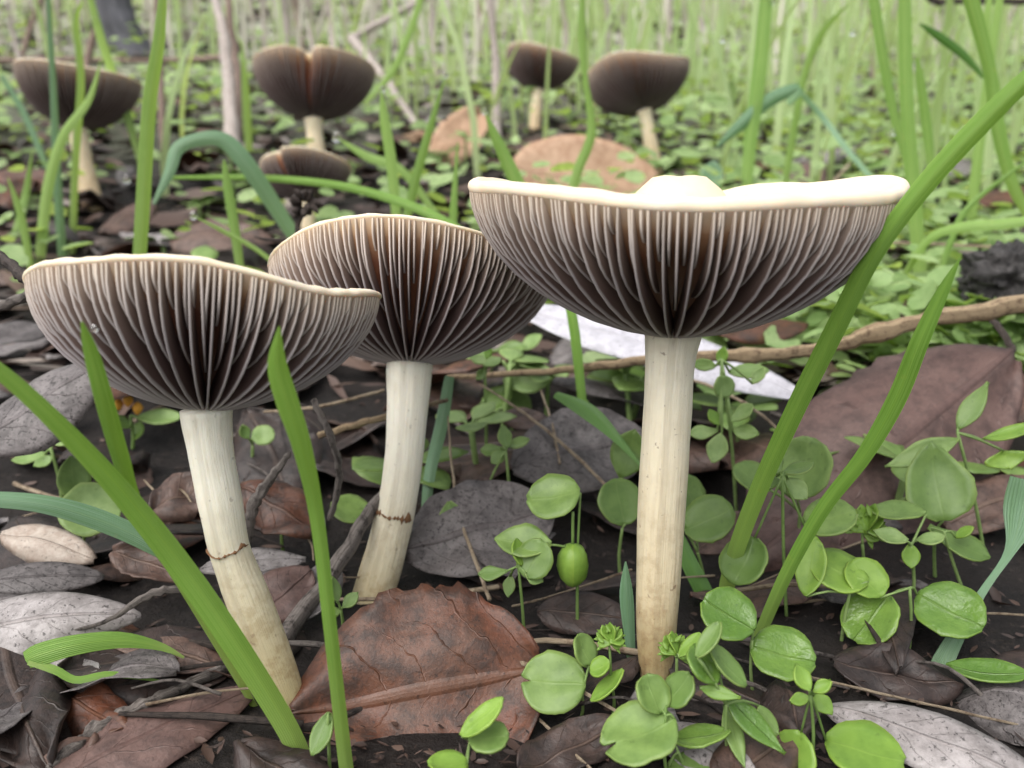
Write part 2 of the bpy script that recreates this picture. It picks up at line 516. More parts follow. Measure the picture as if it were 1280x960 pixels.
def dead_leaf(base, tip, hw, roll=0., bend=0., cup=0., fold=0., wav=.0, ragged=0., shape='oval', hint=None, seed=0, ni=16, nj=9, thick=.00022, crook=0.):
    L = tip - base; ln = L.length; ax = L.normalized()
    h = hint or Vector((0, 0, 1))
    N = (h - ax * h.dot(ax)).normalized()
    N = rot(N, ax, math.radians(roll))
    S = ax.cross(N).normalized()
    fn = SH[shape][0]
    grid = []
    for i in range(ni):
        s = i / (ni - 1)
        w0 = max(fn(.012 + .976 * s), .02) * hw
        row = []
        for j in range(nj):
            t = -1 + 2 * j / (nj - 1)
            wj = w0
            if ragged: wj *= 1 + ragged * abs(t) ** 3 * (noise.noise(Vector((s * 9 + seed, math.copysign(2, t), seed * 1.7))) + .6 * noise.noise(Vector((s * 27 + seed, math.copysign(5, t), 3.))))
            if abs(cup) > 1e-3:
                x = wj * math.sin(t * cup) / cup; z = wj * (1 - math.cos(t * cup)) / cup
            else: x, z = wj * t, 0
            z += fold * abs(x)
            z += bend * ln * 4 * s * (1 - s)
            z += wav * noise.noise(Vector((s * 3.1 + seed * 3.3, t * 1.4, seed)))
            row.append(base + ax * (ln * s) + S * (x + crook * ln * math.sin(math.pi * s)) + N * z)
        grid.append(row)
    return sheet(grid, thick)

def blade(pts, wid, mname=None, n=22, roll=0., twist=0., fold=.35, nj=9):
    """pts: (px, py, Y) -> world centre line, wid: full width in photo pixels at each point"""
    W = [P(*p) for p in pts]
    full = spline([tuple(p) + (wd * pxm(p),) for p, wd in zip(W, wid)], n)
    C = [Vector(f[:3]) for f in full]
    grid = []
    for i in range(n):
        T = (C[min(i + 1, n - 1)] - C[max(i - 1, 0)]).normalized()
        S = T.cross((C[i] - CAM).normalized()).normalized()
        S = rot(S, T, math.radians(roll + twist * i / (n - 1)))
        N = S.cross(T)
        hw = max(full[i][3] * .5, .00006)
        grid.append([C[i] + S * (hw * t) + N * (fold * hw * (.45 * abs(t) + .55 * t * t)) for t in [-1 + 2 * j / (nj - 1) for j in range(nj)]])
    return sheet(grid)

def green_leaf(c, a, b, phi, shape='round', cup=.25, thick=.00022, notch=0., wav=.12, yaw=None, ni=11, nj=9, seed=0):
    if notch: ni, nj = 17, 15
    """a flat leaf whose outline seen from the lens is an a x b ellipse (photo pixels); upper face turned up"""
    s_ = pxm(c); fn, asp = SH[shape]
    a2, b2 = a * s_, b * s_
    n0 = (CAM - c).normalized()
    r_ = RIGHT - n0 * RIGHT.dot(n0); r_.normalize(); u_ = n0.cross(r_)
    ph = math.radians(phi)
    u = r_ * math.cos(ph) + u_ * math.sin(ph)
    v = u_ * math.cos(ph) - r_ * math.sin(ph)
    hwid = max(a2 * asp, b2)
    tau = math.acos(min(1, max(.25, b2 / hwid * .97)))
    sgn = 1 if (rot(n0, u, tau).z >= rot(n0, u, -tau).z) else -1
    N = rot(n0, u, tau * sgn); V = N.cross(u)
    y = U(-.25, .25) if yaw is None else yaw
    u = (u + N * y).normalized(); N = (N - u * N.dot(u)).normalized(); V = N.cross(u)
    grid = []
    for i in range(ni):
        s = i / (ni - 1); w0 = max(fn(.01 + .98 * s), .03)
        row = []
        for j in range(nj):
            t = -1 + 2 * j / (nj - 1)
            x = t * w0 * hwid * (1 + .09 * noise.noise(Vector((s * 3.3 + seed * 2.3, math.copysign(3, t), seed))) + .05 * noise.noise(Vector((s * 9 + seed, math.copysign(7, t), 2.))))
            l = (2 * s - 1) * a2
            if notch: l -= notch * a2 * math.exp(-(t * 3.2) ** 2) * max(0, (s - .4) * 1.67) ** 3
            z = cup * hwid * (t * w0) ** 2 + cup * .5 * a2 * (2 * s - 1) ** 2 + wav * hwid * noise.noise(Vector((s * 2.2 + seed * 1.9, t * 1.3 + seed, seed * .7)))
            row.append(c + u * l + V * x + N * z)
        grid.append(row)
    g = sheet(grid, thick)
    return g, c - u * a2                      # the leaf and its attachment point

def curve(a, b, sag, n=6, lateral=None):
    m = (a + b) / 2 + (lateral or Vector((0, 0, 1))) * sag
    return [Vector(q) for q in spline([tuple(a), tuple(m), tuple(b)], n)]

def copies(proto, n): return [proto] + [copy_tree(proto) for _ in range(n - 1)]

# ------------------------------------------------------------------ ground
def build_ground():
    ys = [-4, -2, -1, -.5, -.25, -.1, -.03, .02, .05]
    y = .05
    while y < 190:
        y += max(.003, .014 * y); ys.append(y)
    nx = 150
    vs, fs = [], []
    for y in ys:
        span = .22 + abs(y) * 1.2
        for i in range(nx):
            x = (2 * i / (nx - 1) - 1) * span
            vs.append((x, y, G(x, y)))
    for r in range(len(ys) - 1):
        for i in range(nx - 1):
            a = r * nx + i
            fs.append([a, a + 1, a + 1 + nx, a + nx])
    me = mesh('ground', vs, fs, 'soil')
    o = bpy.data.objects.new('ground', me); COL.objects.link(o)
    tag(o, 'dark humus soil of a rising woodland bank', None, kind='structure')
build_ground()

# ------------------------------------------------------------------ mushrooms
def mushroom(name_label, base, neck, R, H, tilt_back, tilt_side, path, radii, nfull, joined, m_stipe, m_gill,
             waves=(), rwaves=(), notch=None, umbo=.0022, umbo_w=.22, gdepth=.0030, marks=(), group=None, r0=.0035, lip=.0007, dip=.002, spin=0., bumps=()):
    root = thing('mushroom', name_label, 'mushroom', base, group)
    n = 26
    full = spline([tuple(p) + (r,) for p, r in zip(path, radii)], n)
    pts = [Vector(f[:3]) for f in full]; rad = [f[3] for f in full]
    pts[0] = pts[0] + Vector((0, 0, -.002))
    st = part('stem', tube(pts, rad, 20, .05, R * 1000), m_stipe, root)
    for (fr, ht, span) in marks:                      # bruised broken ring on the stem
        i = int(fr * (n - 1)); c, r = pts[i], rad[i] * 1.015
        T = (pts[i + 1] - pts[i]).normalized(); A = Vector((0, -1, 0)); A = (A - T * A.dot(T)).normalized(); B = T.cross(A)
        g = []
        for q in range(29):
            an = -span / 2 + span * q / 28
            jag = ht * max(.04, .2 + 1.6 * noise.noise(Vector((q * .83 + 3.3, fr * 10, 1))))
            d = A * math.cos(an) + B * math.sin(an); sag = -T * (.0006 * math.cos(an * 1.3)) + T * (.0009 * noise.noise(Vector((q * .17, fr * 5, 4.))))
            g.append([c + d * (r * 1.0) + sag - T * jag, c + d * (r + .00022) + sag, c + d * r + sag + T * jag])
        part('torn_ring_mark', sheet(g), 'bruise', st, root.location)
    Rm = Matrix.Rotation(math.radians(tilt_side), 3, 'Y') @ Matrix.Rotation(math.radians(-tilt_back), 3, 'X')
    def warp(r, an, z):
        f = r / R
        k2 = 1 + sum(am * math.cos(q * (an) - ph) for q, am, ph in rwaves) * f
        zz = z + sum(am * math.cos(q * an - ph) for q, am, ph in waves) * f * f
        for ba, bw, bh in bumps:
            d = (an - ba + math.pi) % (2 * math.pi) - math.pi
            zz += bh * math.exp(-(d / bw) ** 2) * f ** 4
        if notch:
            a0, wdt, dep = notch
            d = (an - a0 + math.pi) % (2 * math.pi) - math.pi
            cut = math.exp(-(d / wdt) ** 2)
            k2 *= 1 - dep * cut * f
            zz += .12 * R * cut * f
        v = Vector((r * k2 * math.cos(an), r * k2 * math.sin(an), zz))
        return neck + Rm @ v
    rn = rad[-1] * .93
    def env(q):                                         # q 0..1 along the gill edge line from the stem to the rim
        th = q * math.pi / 2 * .985
        rho = math.sin(th)
        return rn + (R - rn) * rho, H * (.82 * (1 - math.cos(th)) + .18 * rho)
    def flesh(q):
        a, b = env(max(0, q - .01)), env(min(1, q + .01))
        dr, dz = b[0] - a[0], b[1] - a[1]; l = math.hypot(dr, dz)
        g = gdepth * (math.sin(math.pi * min(1, .22 + .78 * q)) ** .8) * (1 - .25 * q) + .00008
        r, z = env(q)
        return max(r - dz / l * g, .0008), z + dr / l * g
    NA = 144
    prof = [(flesh(q)[0], flesh(q)[1], .42 * q) for q in [i / 11 for i in range(12)]]
    rr, zr = env(1.0)
    th = .0009
    prof += [(rr + .00003, zr + .0001, .45), (rr + .00015, zr + lip * .35, .48), (rr + .0001, zr + lip * .65, .5), (rr - .0001, zr + lip * .88, .52), (rr - .0005, zr + lip * 1.02, .54), (rr - .0011, zr + lip * 1.08, .57)]
    for q in [.9, .78, .64, .5, .38, .28, .2, .13, .07, .02]:
        z = zr + lip * q ** 6 - dip * (1 - q ** 3) + umbo * math.exp(-(q / umbo_w) ** 4)
        z = max(z, flesh(min(1, math.asin(min(1, q)) / (math.pi / 2)))[1] + .0006)
        prof.append((R * q, z, .6 + .4 * (1 - q)))
    vs, fs, us = [], [], []
    for r, z, v in prof:
        for i in range(NA):
            an = 2 * math.pi * i / NA
            jig = 1 + .006 * noise.noise(Vector((math.cos(an) * 3, math.sin(an) * 3, z * 300))) + .004 * noise.noise(Vector((math.cos(an) * 13, math.sin(an) * 13, 2.)))
            zj = .0005 * noise.noise(Vector((r * 240 * math.cos(an), r * 240 * math.sin(an), 5))) if v > .58 else (.00018 * noise.noise(Vector((math.cos(an) * 9, math.sin(an) * 9, 7.))) if v > .47 else 0)
            vs.append(warp(r * jig if v > .45 else r, an, z + zj)); us.append((i / NA, v))
    for a in range(len(prof) - 1):
        for i in range(NA):
            j = (i + 1) % NA
            fs.append([a * NA + i, a * NA + j, (a + 1) * NA + j, (a + 1) * NA + i])
    cp = part('cap', (vs, fs, us), 'cap', root)
    gr = random.Random(int(R * 1e6))
    joined_g = []
    ng = nfull * (2 if joined else 4)
    for i in range(ng):
        a0 = 2 * math.pi * (i + gr.uniform(-.2, .2)) / ng + spin
        q0 = 0.0 if i % 2 == 0 else gr.uniform(.14, .5)
        if not joined: q0 = 0.0 if i % 4 == 0 else gr.uniform(.15, .45) if i % 4 == 2 else gr.uniform(.5, .86)
        if notch:
            d = (a0 - notch[0] + math.pi) % (2 * math.pi) - math.pi
            if abs(d) < notch[1] * .5: continue
        bow, ph = gr.uniform(-.018, .018), gr.uniform(0, 6)
        vs, fs, us = [], [], []
        nq = 10
        wf, we = .00024, .0001
        if joined: wf, we = wf * 1.1, we * 1.7
        for s in range(nq):
            x = s / (nq - 1); q = q0 + (1 - q0) * x
            er, ez = env(q); fr, fz = flesh(q)
            if q0 > 0:                                 # a short gill thins out towards the stem
                k3 = min(1, x * 1.7) ** .8; er, ez = fr + (er - fr) * k3, fz + (ez - fz) * k3
            an = a0 + bow * math.sin(3 * q + ph)
            for (r, z, hwid, e) in ((fr, fz + .0001, wf, 0), (er, ez, we, 1)):
                for sg in (-1, 1):
                    vs.append(warp(max(r, .0006), an + sg * hwid / max(r, .002), z)); us.append((e, q))
        for s in range(nq - 1):
            b = 4 * s
            fs += [[b, b + 2, b + 6, b + 4], [b + 2, b + 3, b + 7, b + 6], [b + 3, b + 1, b + 5, b + 7]]
        if joined: joined_g.append((vs, fs, us))
        else: part('gill', (vs, fs, us), m_gill, cp, root.location)
    if joined:
        g = part('gills', join(*joined_g), m_gill, cp, root.location); g['kind'] = 'stuff'
    return root

def mk(label, base_px, path_px, rim_px, **kw):
    """path_px: (px, py, Y, half width px) from base to neck"""
    path = [P(a, b, c) for a, b, c, _ in path_px]
    rad = [h * pxm(p) for p, (_, _, _, h) in zip(path, path_px)]
    R = rim_px * pxm(path[-1])
    return mushroom(label, path[0], path[-1], R, kw.pop('hpx') * pxm(path[-1]), path=path, radii=rad, **kw)

G3 = 'mushrooms with exposed gills in front'
b_l = gp(368, 897); b_c = P(440, 805, .118); b_r = gp(820, 852)
mk('mushroom with pale grey-mauve cap and bruised leaning stem behind broad grass blade', None,
   [(374, 912, b_l.y, 17), (352, 855, b_l.y + .0002, 24), (315, 762, b_l.y + .0008, 27), (288, 690, .0945, 25), (276, 630, .095, 27), (263, 560, .0956, 28), (258, 512, .096, 32)], 203,
   hpx=150, tilt_back=15, tilt_side=2.0, nfull=46, joined=False, m_stipe='stipe', m_gill='gill',
   waves=((3, .0004, 1.2), (2, .0004, 2.6), (5, .0003, 0.)), rwaves=((2, .03, 0.5), (3, .02, 2.)), marks=((.52, .0004, 2.8),), umbo=.001, dip=.0025, lip=.0008)
mk('mushroom half hidden between two wider caps, its rim arching over dark gills', None,
   [(430, 850, .114, 24), (461, 760, .1215, 26), (482, 690, .1255, 25), (500, 610, .129, 24), (508, 530, .132, 25), (512, 455, .135, 29)], 174,
   hpx=128, tilt_back=20, tilt_side=1.0, nfull=44, joined=False, m_stipe='stipe', m_gill='gill',
   waves=((2, .0011, 3.4), (3, .0006, .4)), rwaves=((3, .02, 1.), (2, .03, 0.)), marks=((.53, .0009, 2.2),), umbo=.0, dip=.003, spin=.02, lip=.0007)
mk('largest mushroom with wide wavy upturned cap, knobbed centre and straight brown-flecked stem', None,
   [(820, 862, b_r.y, 17), (820, 800, b_r.y + .0008, 24), (822, 740, b_r.y + .0018, 27), (828, 620, .1035, 30), (834, 520, .1058, 30), (838, 455, .1072, 31), (841, 418, .108, 36)], 250,
   hpx=166, tilt_back=3.2, tilt_side=0.4, bumps=((.95, .36, .0022),), nfull=52, joined=False, m_stipe='stipe_brown', m_gill='gill',
   waves=((2, .0016, 0.0), (3, .0005, 1.2), (5, .0003, .5)), rwaves=((2, .03, .2), (3, .015, .4)), umbo=.0052, umbo_w=.25, dip=.0022, lip=.0013, spin=.01)

bb = gp(118, 262)
mk('dark capped mushroom among grass blades, its stem yellowish and curved', None,
   [(118, 262, bb.y, 13), (106, 215, bb.y, 12), (99, 170, bb.y, 11), (96, 160, bb.y, 13)], 72, hpx=60,
   tilt_back=14, tilt_side=2.5, nfull=60, joined=True, m_stipe='stipe_far', m_gill='gill_far', waves=((2, .001, 1.),), rwaves=((3, .03, 0.),), group=None)
bb = gp(397, 236)
mk('split cap mushroom whose rim is notched into two round lobes', None,
   [(398, 240, bb.y, 12), (396, 200, bb.y, 12), (393, 165, bb.y, 10), (392, 148, bb.y, 12)], 74, hpx=64,
   tilt_back=16, tilt_side=1, nfull=60, joined=True, m_stipe='stipe_far', m_gill='gill_far', notch=(-math.pi / 2, .17, .7), rwaves=((2, .02, 0.),))
bb = gp(390, 332)
mk('short small mushroom with lobed cap beside the black dried seed head', None,
   [(391, 333, bb.y, 10), (388, 300, bb.y, 10), (383, 262, bb.y, 9), (380, 244, bb.y, 11)], 56, hpx=36,
   tilt_back=26, tilt_side=-5, nfull=44, joined=True, m_stipe='stipe_far', m_gill='gill_far', notch=(-math.pi / 2 - .45, .2, .3), rwaves=((3, .06, 1.),), gdepth=.002)
bb = gp(822, 226)
mk('mushroom with darkest tilted cap rising behind the round tan leaf', None,
   [(822, 228, bb.y, 10), (814, 185, bb.y, 9), (808, 150, bb.y, 8), (805, 138, bb.y, 10)], 64, hpx=48,
   tilt_back=22, tilt_side=-9, nfull=60, joined=True, m_stipe='stipe_far', m_gill='gill_far', waves=((2, .0022, 1.2), (3, .001, 0.)), rwaves=((2, .03, 0.),), umbo=.003)
bb = gp(668, 165)
mk('blurred distant mushroom almost hidden by grass beyond the tan leaf', None,
   [(668, 168, bb.y, 7), (670, 140, bb.y, 7), (672, 120, bb.y, 7), (673, 112, bb.y, 9)], 46, hpx=40,
   tilt_back=14, tilt_side=8, nfull=44, joined=True, m_stipe='stipe_far', m_gill='gill_far', waves=((2, .002, 1.),))
bb = gp(742, 160)
mk('tiny blurred mushroom cap peeping out beside the darkest tilted cap', None,
   [(742, 162, bb.y, 5), (744, 135, bb.y, 5), (746, 112, bb.y, 6)], 22, hpx=18,
   tilt_back=6, tilt_side=0, nfull=26, joined=True, m_stipe='stipe_far', m_gill='gill_far')
# ------------------------------------------------------------------ named dead leaves of the litter
def dleaf(label, a, b, hw, m, cat='dead leaf', group=None, **kw):
    A, B = PT(a), PT(b)
    mid = (A + B) / 2
    g = dead_leaf(A, B, hw * pxm(mid), seed=len(bpy.data.objects) % 97, **kw)
    return single('dead_leaf', g, m, A, label, cat, group)
CH = lambda k_: (Vector((0, -1, 0.2)) * k_ + Vector((0, 0, 1)) * (1 - k_))
dleaf('red-brown torn leaf propped up in front of the middle mushroom stem', (678, 835, .0965), (366, 893, .0925), 132, 'dead_red', hint=CH(.58), bend=.0, cup=.25, wav=.0028, ragged=.09, shape='broad', ni=40, nj=17)
dleaf('big mauve-brown leaf creased along its midrib under the long tan twig', (1262, 440, .165), (935, 705, .132), 118, 'dead_mauve', hint=CH(.6), fold=-.25, cup=-.3, wav=.002, ragged=.1, shape='broad', ni=26, nj=15)
dleaf('whitened leaf with black flecks lying behind the largest mushroom stem', (640, 385, .19), (1010, 500, .172), 42, 'dead_white', hint=CH(.35), wav=.0015, ragged=.08, shape='ellip', bend=.02, ni=22, nj=9)
dleaf('pale grey black-flecked leaf arching over brown litter beside the four-leaved sprout', (1030, 885, .1), (1330, 1000, .088), 46, 'dead_grey', hint=CH(.35), bend=.08, cup=-.5, wav=.001, ragged=.06, shape='ellip', ni=20, nj=9)
dleaf('grey speckled curled leaf under the left rim of the pale mauve cap', (-40, 560, .125), (122, 455, .135), 60, 'dead_slate', hint=CH(.5), cup=-.8, wav=.001, ragged=.05, shape='ellip', ni=18, nj=11)
dleaf('smooth grey arched leaf with faint midrib casting a dark hollow', (-60, 800, .103), (176, 770, .108), 46, 'dead_grey', hint=CH(.45), bend=.12, cup=-.6, wav=.0006, shape='egg', ni=18, nj=11)
dleaf('cream-tan leaf scrap with curled end beside the round green leaf', (2, 668, .123), (118, 700, .121), 26, 'dead_pale', hint=CH(.45), bend=.1, cup=-.5, wav=.001, ragged=.12, shape='ellip')
dleaf('slate grey leaf tucked above the smooth grey arched leaf', (-30, 730, .112), (130, 722, .117), 24, 'dead_slate', hint=CH(.4), bend=.06, cup=-.3, shape='ellip')
dleaf('curled orange-brown leaf cup behind the broad foreground grass blade', (140, 690, .12), (238, 722, .118), 30, 'dead_brown', hint=CH(.5), cup=.9, wav=.002, ragged=.15, shape='broad')
dleaf('flat mauve-grey leaf under the thick grey bark twig', (60, 985, .092), (318, 862, .1015), 62, 'dead_mauve', hint=CH(.12), bend=.03, cup=-.2, wav=.001, ragged=.05, shape='egg', ni=18)
dleaf('dark brown wrinkled leaf beside the flat mauve-grey leaf', (8, 835, .106), (60, 965, .092), 52, 'dead_dark', hint=CH(.3), bend=.06, wav=.003, ragged=.12, shape='broad')
dleaf('reddish leaf half buried below the folded grass blade', (70, 865, .102), (160, 915, .098), 34, 'dead_red', hint=CH(.3), wav=.002, ragged=.1, shape='broad')
dleaf('pale leaf lying behind the bruised leaning stem', (250, 712, .12), (382, 700, .123), 20, 'dead_grey', hint=CH(.3), bend=.04, wav=.0006, shape='ellip')
dleaf('brown leaf folded down between leaning stem and weathered stick', (322, 770, .112), (388, 712, .119), 38, 'dead_mauve', hint=CH(.55), wav=.001, ragged=.05, shape='broad')
dleaf('grey leaf strip beside the weathered stick', (378, 775, .113), (418, 700, .121), 26, 'dead_grey', hint=CH(.45), wav=.001, shape='ellip')
dleaf('brown leaf half behind bruised stem under the pale mauve cap', (190, 640, .128), (262, 600, .134), 34, 'dead_brown', hint=CH(.45), wav=.002, ragged=.1, shape='broad')
dleaf('red-brown leaf curving below the yellow bud plant', (300, 610, .132), (400, 665, .125), 42, 'dead_red', hint=CH(.3), wav=.002, ragged=.1, shape='broad')
dleaf('grey-brown speckled leaf between the two taller stems below the barrel bud', (505, 690, .128), (690, 640, .137), 70, 'dead_slate', hint=CH(.5), bend=.04, wav=.002, ragged=.08, shape='ellip', ni=20)
dleaf('slate speckled leaf lying behind the round leaf beside largest stem', (640, 585, .15), (812, 545, .16), 62, 'dead_slate', hint=CH(.5), bend=.03, wav=.002, ragged=.08, shape='ellip', ni=20)
dleaf('small brown leaf chip behind the leafy whorl sprout', (625, 520, .165), (690, 530, .163), 18, 'dead_brown', hint=CH(.4), wav=.001, shape='broad')
dleaf('smooth dark purple-grey leaf in the hollow beside largest stem base', (672, 765, .121), (790, 775, .12), 30, 'dead_dark', hint=CH(.45), bend=.05, wav=.0006, shape='broad')
dleaf('dark brown leaf under the paired wet round leaves', (1040, 830, .107), (1200, 860, .1035), 42, 'dead_dark', hint=CH(.3), wav=.002, ragged=.08, shape='broad')
dleaf('grey leaf piece below the lance-leaved sprout', (815, 905, .1), (945, 975, .094), 36, 'dead_grey', hint=CH(.2), wav=.001, ragged=.06, shape='ellip')
dleaf('dark red leaf in shade beyond the creased mauve-brown leaf', (1232, 470, .175), (1310, 520, .165), 46, 'dead_red', hint=CH(.6), cup=-.4, ragged=.1, shape='broad')
dleaf('brown sandy leaf at the foot of the narrow-leaved sprout', (1180, 655, .14), (1300, 600, .145), 44, 'dead_brown', hint=CH(.3), wav=.002, ragged=.1, shape='broad')
dleaf('dark red leaf with pale edge under the largest cap', (885, 410, .2), (1010, 405, .205), 28, 'dead_red', hint=CH(.35), cup=-.5, wav=.001, shape='ellip')
dleaf('brown upright leaf beside the whorled sprout and largest stem', (868, 690, .132), (935, 640, .137), 26, 'dead_brown', hint=CH(.6), wav=.001, shape='lance')
dleaf('round tan leaf standing behind the largest mushroom cap', (826, 246, .395), (640, 208, .40), 58, 'dead_tan', hint=CH(.97), bend=.0, cup=-.25, wav=.002, ragged=.03, shape='round', ni=24, nj=13)
dleaf('torn tan leaf standing in grass beyond the arching grass tips', (545, 210, .5), (600, 138, .52), 30, 'dead_tan', hint=CH(.95), cup=.5, wav=.004, ragged=.2, shape='broad')
dleaf('pink-tan leaf scrap beside the torn standing tan leaf', (500, 175, .6), (548, 165, .61), 12, 'dead_tan', hint=CH(.5), wav=.004, ragged=.2, shape='broad')
dleaf('small orange leaf lying near the split cap stem', (335, 218, .46), (375, 205, .47), 9, 'dead_tan', hint=CH(.5), wav=.002, shape='broad')
dleaf('long brown leaf lying behind the pale mauve cap', (215, 300, .29), (345, 300, .29), 34, 'dead_brown', hint=CH(.45), bend=.06, wav=.002, ragged=.06, shape='egg', ni=18)
dleaf('grey leaf roll tipped with white behind tall grass blade', (150, 292, .3), (258, 300, .29), 13, 'dead_grey', hint=CH(.4), cup=-.9, wav=.001, shape='ellip')
dleaf('brown humped leaf at the foot of the yellowish curved stem', (130, 290, .31), (190, 250, .34), 26, 'dead_brown', hint=CH(.45), cup=-.6, wav=.002, shape='broad')
dleaf('dark leaf near the small lobed mushroom', (425, 320, .27), (560, 285, .3), 30, 'dead_brown', hint=CH(.35), bend=.05, wav=.003, ragged=.1, shape='egg')
dleaf('flat brown leaf beneath the dark capped mushroom', (-10, 215, .42), (75, 235, .39), 22, 'dead_red', hint=CH(.35), wav=.004, shape='egg')
dleaf('mauve leaf shaded under seedlings behind the largest cap', (968, 240, .40), (1030, 205, .44), 26, 'dead_mauve', hint=CH(.45), wav=.003, ragged=.08, shape='broad')
dleaf('pale curled leaf lying above the shaded mauve leaf', (985, 205, .46), (1075, 185, .49), 13, 'dead_grey', hint=CH(.4), cup=-.5, wav=.003, shape='ellip')
dleaf('lavender grey leaf beside tall right-hand grass stems', (1170, 225, .41), (1220, 200, .44), 16, 'dead_grey', hint=CH(.4), wav=.003, shape='broad')
dleaf('reddish leaf flake under grass near the charred lump', (1225, 255, .37), (1290, 235, .39), 17, 'dead_red', hint=CH(.4), wav=.002, shape='broad')
dleaf('mottled brown cone-like leaf tip poking above the long tan twig', (1128, 405, .205), (1155, 372, .21), 17, 'dead_brown', hint=CH(.8), cup=.6, ragged=.15, shape='broad')
dleaf('dark leaf lying between leaning stem base and torn red-brown leaf', (300, 935, .092), (420, 1000, .088), 40, 'dead_dark', hint=CH(.2), wav=.002, ragged=.08, shape='broad')
dleaf('dark brown leaf under the notched round seedling leaf', (650, 965, .0905), (780, 905, .0965), 38, 'dead_dark', hint=CH(.2), wav=.002, ragged=.08, shape='egg')
dleaf('brown curled leaf at the end of the thick grey bark twig', (20, 1000, .0895), (120, 925, .094), 34, 'dead_brown', hint=CH(.25), cup=-.5, wav=.002, ragged=.08, shape='broad')
dleaf('dull brown leaf beneath the lance-leaved glossy sprout', (900, 985, .0895), (1010, 900, .096), 40, 'dead_brown', hint=CH(.2), wav=.002, ragged=.08, shape='egg')
dleaf('smooth slate leaf beside the thin dark twigs at left', (-50, 425, .19), (62, 412, .2), 30, 'dead_slate', hint=CH(.3), wav=.001, shape='ellip')

# ------------------------------------------------------------------ twigs, sticks and straws
def twig(name, label, pts, wid, m, cat='twig', group=None, n=26, rough=.35, seg=9, knots=()):
    W = [PT(p) for p in pts]
    full = spline([tuple(p) + (wd * .5 * pxm(p),) for p, wd in zip(W, wid)], n)
    sd_ = rnd.random() * 50
    C = []
    for i, f in enumerate(full):
        r = f[3]
        C.append(Vector(f[:3]) + Vector((noise.noise(Vector((i * .5, sd_, 0))), 0, noise.noise(Vector((i * .5, sd_, 9))))) * r * .5)
    rad = [max(f[3], .00005) * (1 + sum(.55 * math.exp(-((i / (n - 1) - kq) / .018) ** 2) for kq in knots)) for i, f in enumerate(full)]
    return single(name, tube(C, rad, seg, rough, sd_), m, W[0], label, cat, group)

twig('twig', 'long tan dry twig crossing behind the largest mushroom stem', [(560, 472, .178), (690, 464, .172), (800, 452, .168), (900, 445, .165), (1020, 437, .162), (1140, 404, .162), (1290, 378, .165)], [6, 9, 13, 15, 17, 20, 24], 'bark_tan', n=60, rough=.18, knots=(.55, .78))
twig('twig', 'thick grey bark twig lying across the flat mauve-grey leaf', [(60, 962, .0925), (130, 908, .0955), (210, 868, .099), (300, 826, .104)], [13, 17, 15, 12], 'bark_grey', n=50, rough=.5, knots=(.3, .55))
twig('twig', 'weathered grey stick leaning between the leaning stem and middle stem', [(352, 800, .112), (402, 735, .117), (446, 665, .123), (486, 612, .13)], [24, 21, 18, 14], 'bark_grey', n=22, rough=.22)
twig('twig', 'black lichen-crusted twig touching the left cap rim', [(-10, 312, .125), (25, 342, .112), (56, 374, .104)], [11, 13, 12], 'bark_dark', n=40, rough=.6)
twig('twig', 'smooth grey twig lying below the black crusted twig', [(-20, 388, .14), (20, 376, .135), (52, 360, .13)], [13, 13, 11], 'bark_grey', rough=.2)
twig('twig', 'dark curved stalk hanging under the pale mauve cap', [(392, 500, .125), (414, 548, .122), (424, 595, .123), (412, 650, .125)], [8, 9, 9, 7], 'bark_grey', n=36)
twig('twig', 'dark speckled twig standing between leaning stem and dark curved stalk', [(306, 680, .124), (318, 630, .123), (345, 590, .124), (362, 566, .126)], [13, 15, 10, 6], 'bark_grey', n=36, rough=.5)
twig('twig', 'short dark twig poking in front of the leaning stem base', [(366, 912, .0955), (395, 907, .095), (420, 898, .096), (470, 880, .1)], [11, 11, 9, 6], 'bark_dark', n=24)
twig('twig', 'pale dry stem arched over the curled leaf cup', [(55, 795, .103), (130, 778, .104), (178, 748, .105), (215, 737, .106), (250, 742, .108)], [3, 5, 10, 11, 5], 'bark_grey', n=40)
twig('twig', 'crumbling dark twig behind the folded grass blade', [(100, 800, .107), (180, 802, .106), (250, 805, .105), (300, 812, .1045)], [9, 13, 12, 8], 'bark_dark', n=40, rough=.6)
twig('twig', 'dark forked twig beside the right grass blade and creased leaf', [(1225, 385, .19), (1248, 410, .185), (1268, 440, .18)], [6, 9, 8], 'bark_dark', n=24)
twig('twig', 'tan twig resting behind the middle mushroom stem', [(400, 545, .148), (440, 532, .146), (500, 515, .146), (560, 500, .15)], [9, 9, 8, 5], 'bark_tan', n=30)
twig('twig', 'thin dark branch hanging into the picture above grass', [(1160, -6, .5), (1172, 3, .5), (1195, 1, .5), (1300, 2, .5)], [8, 9, 7, 8], 'bark_dark', n=30, rough=.4)
ST = 'dry straws in the litter'
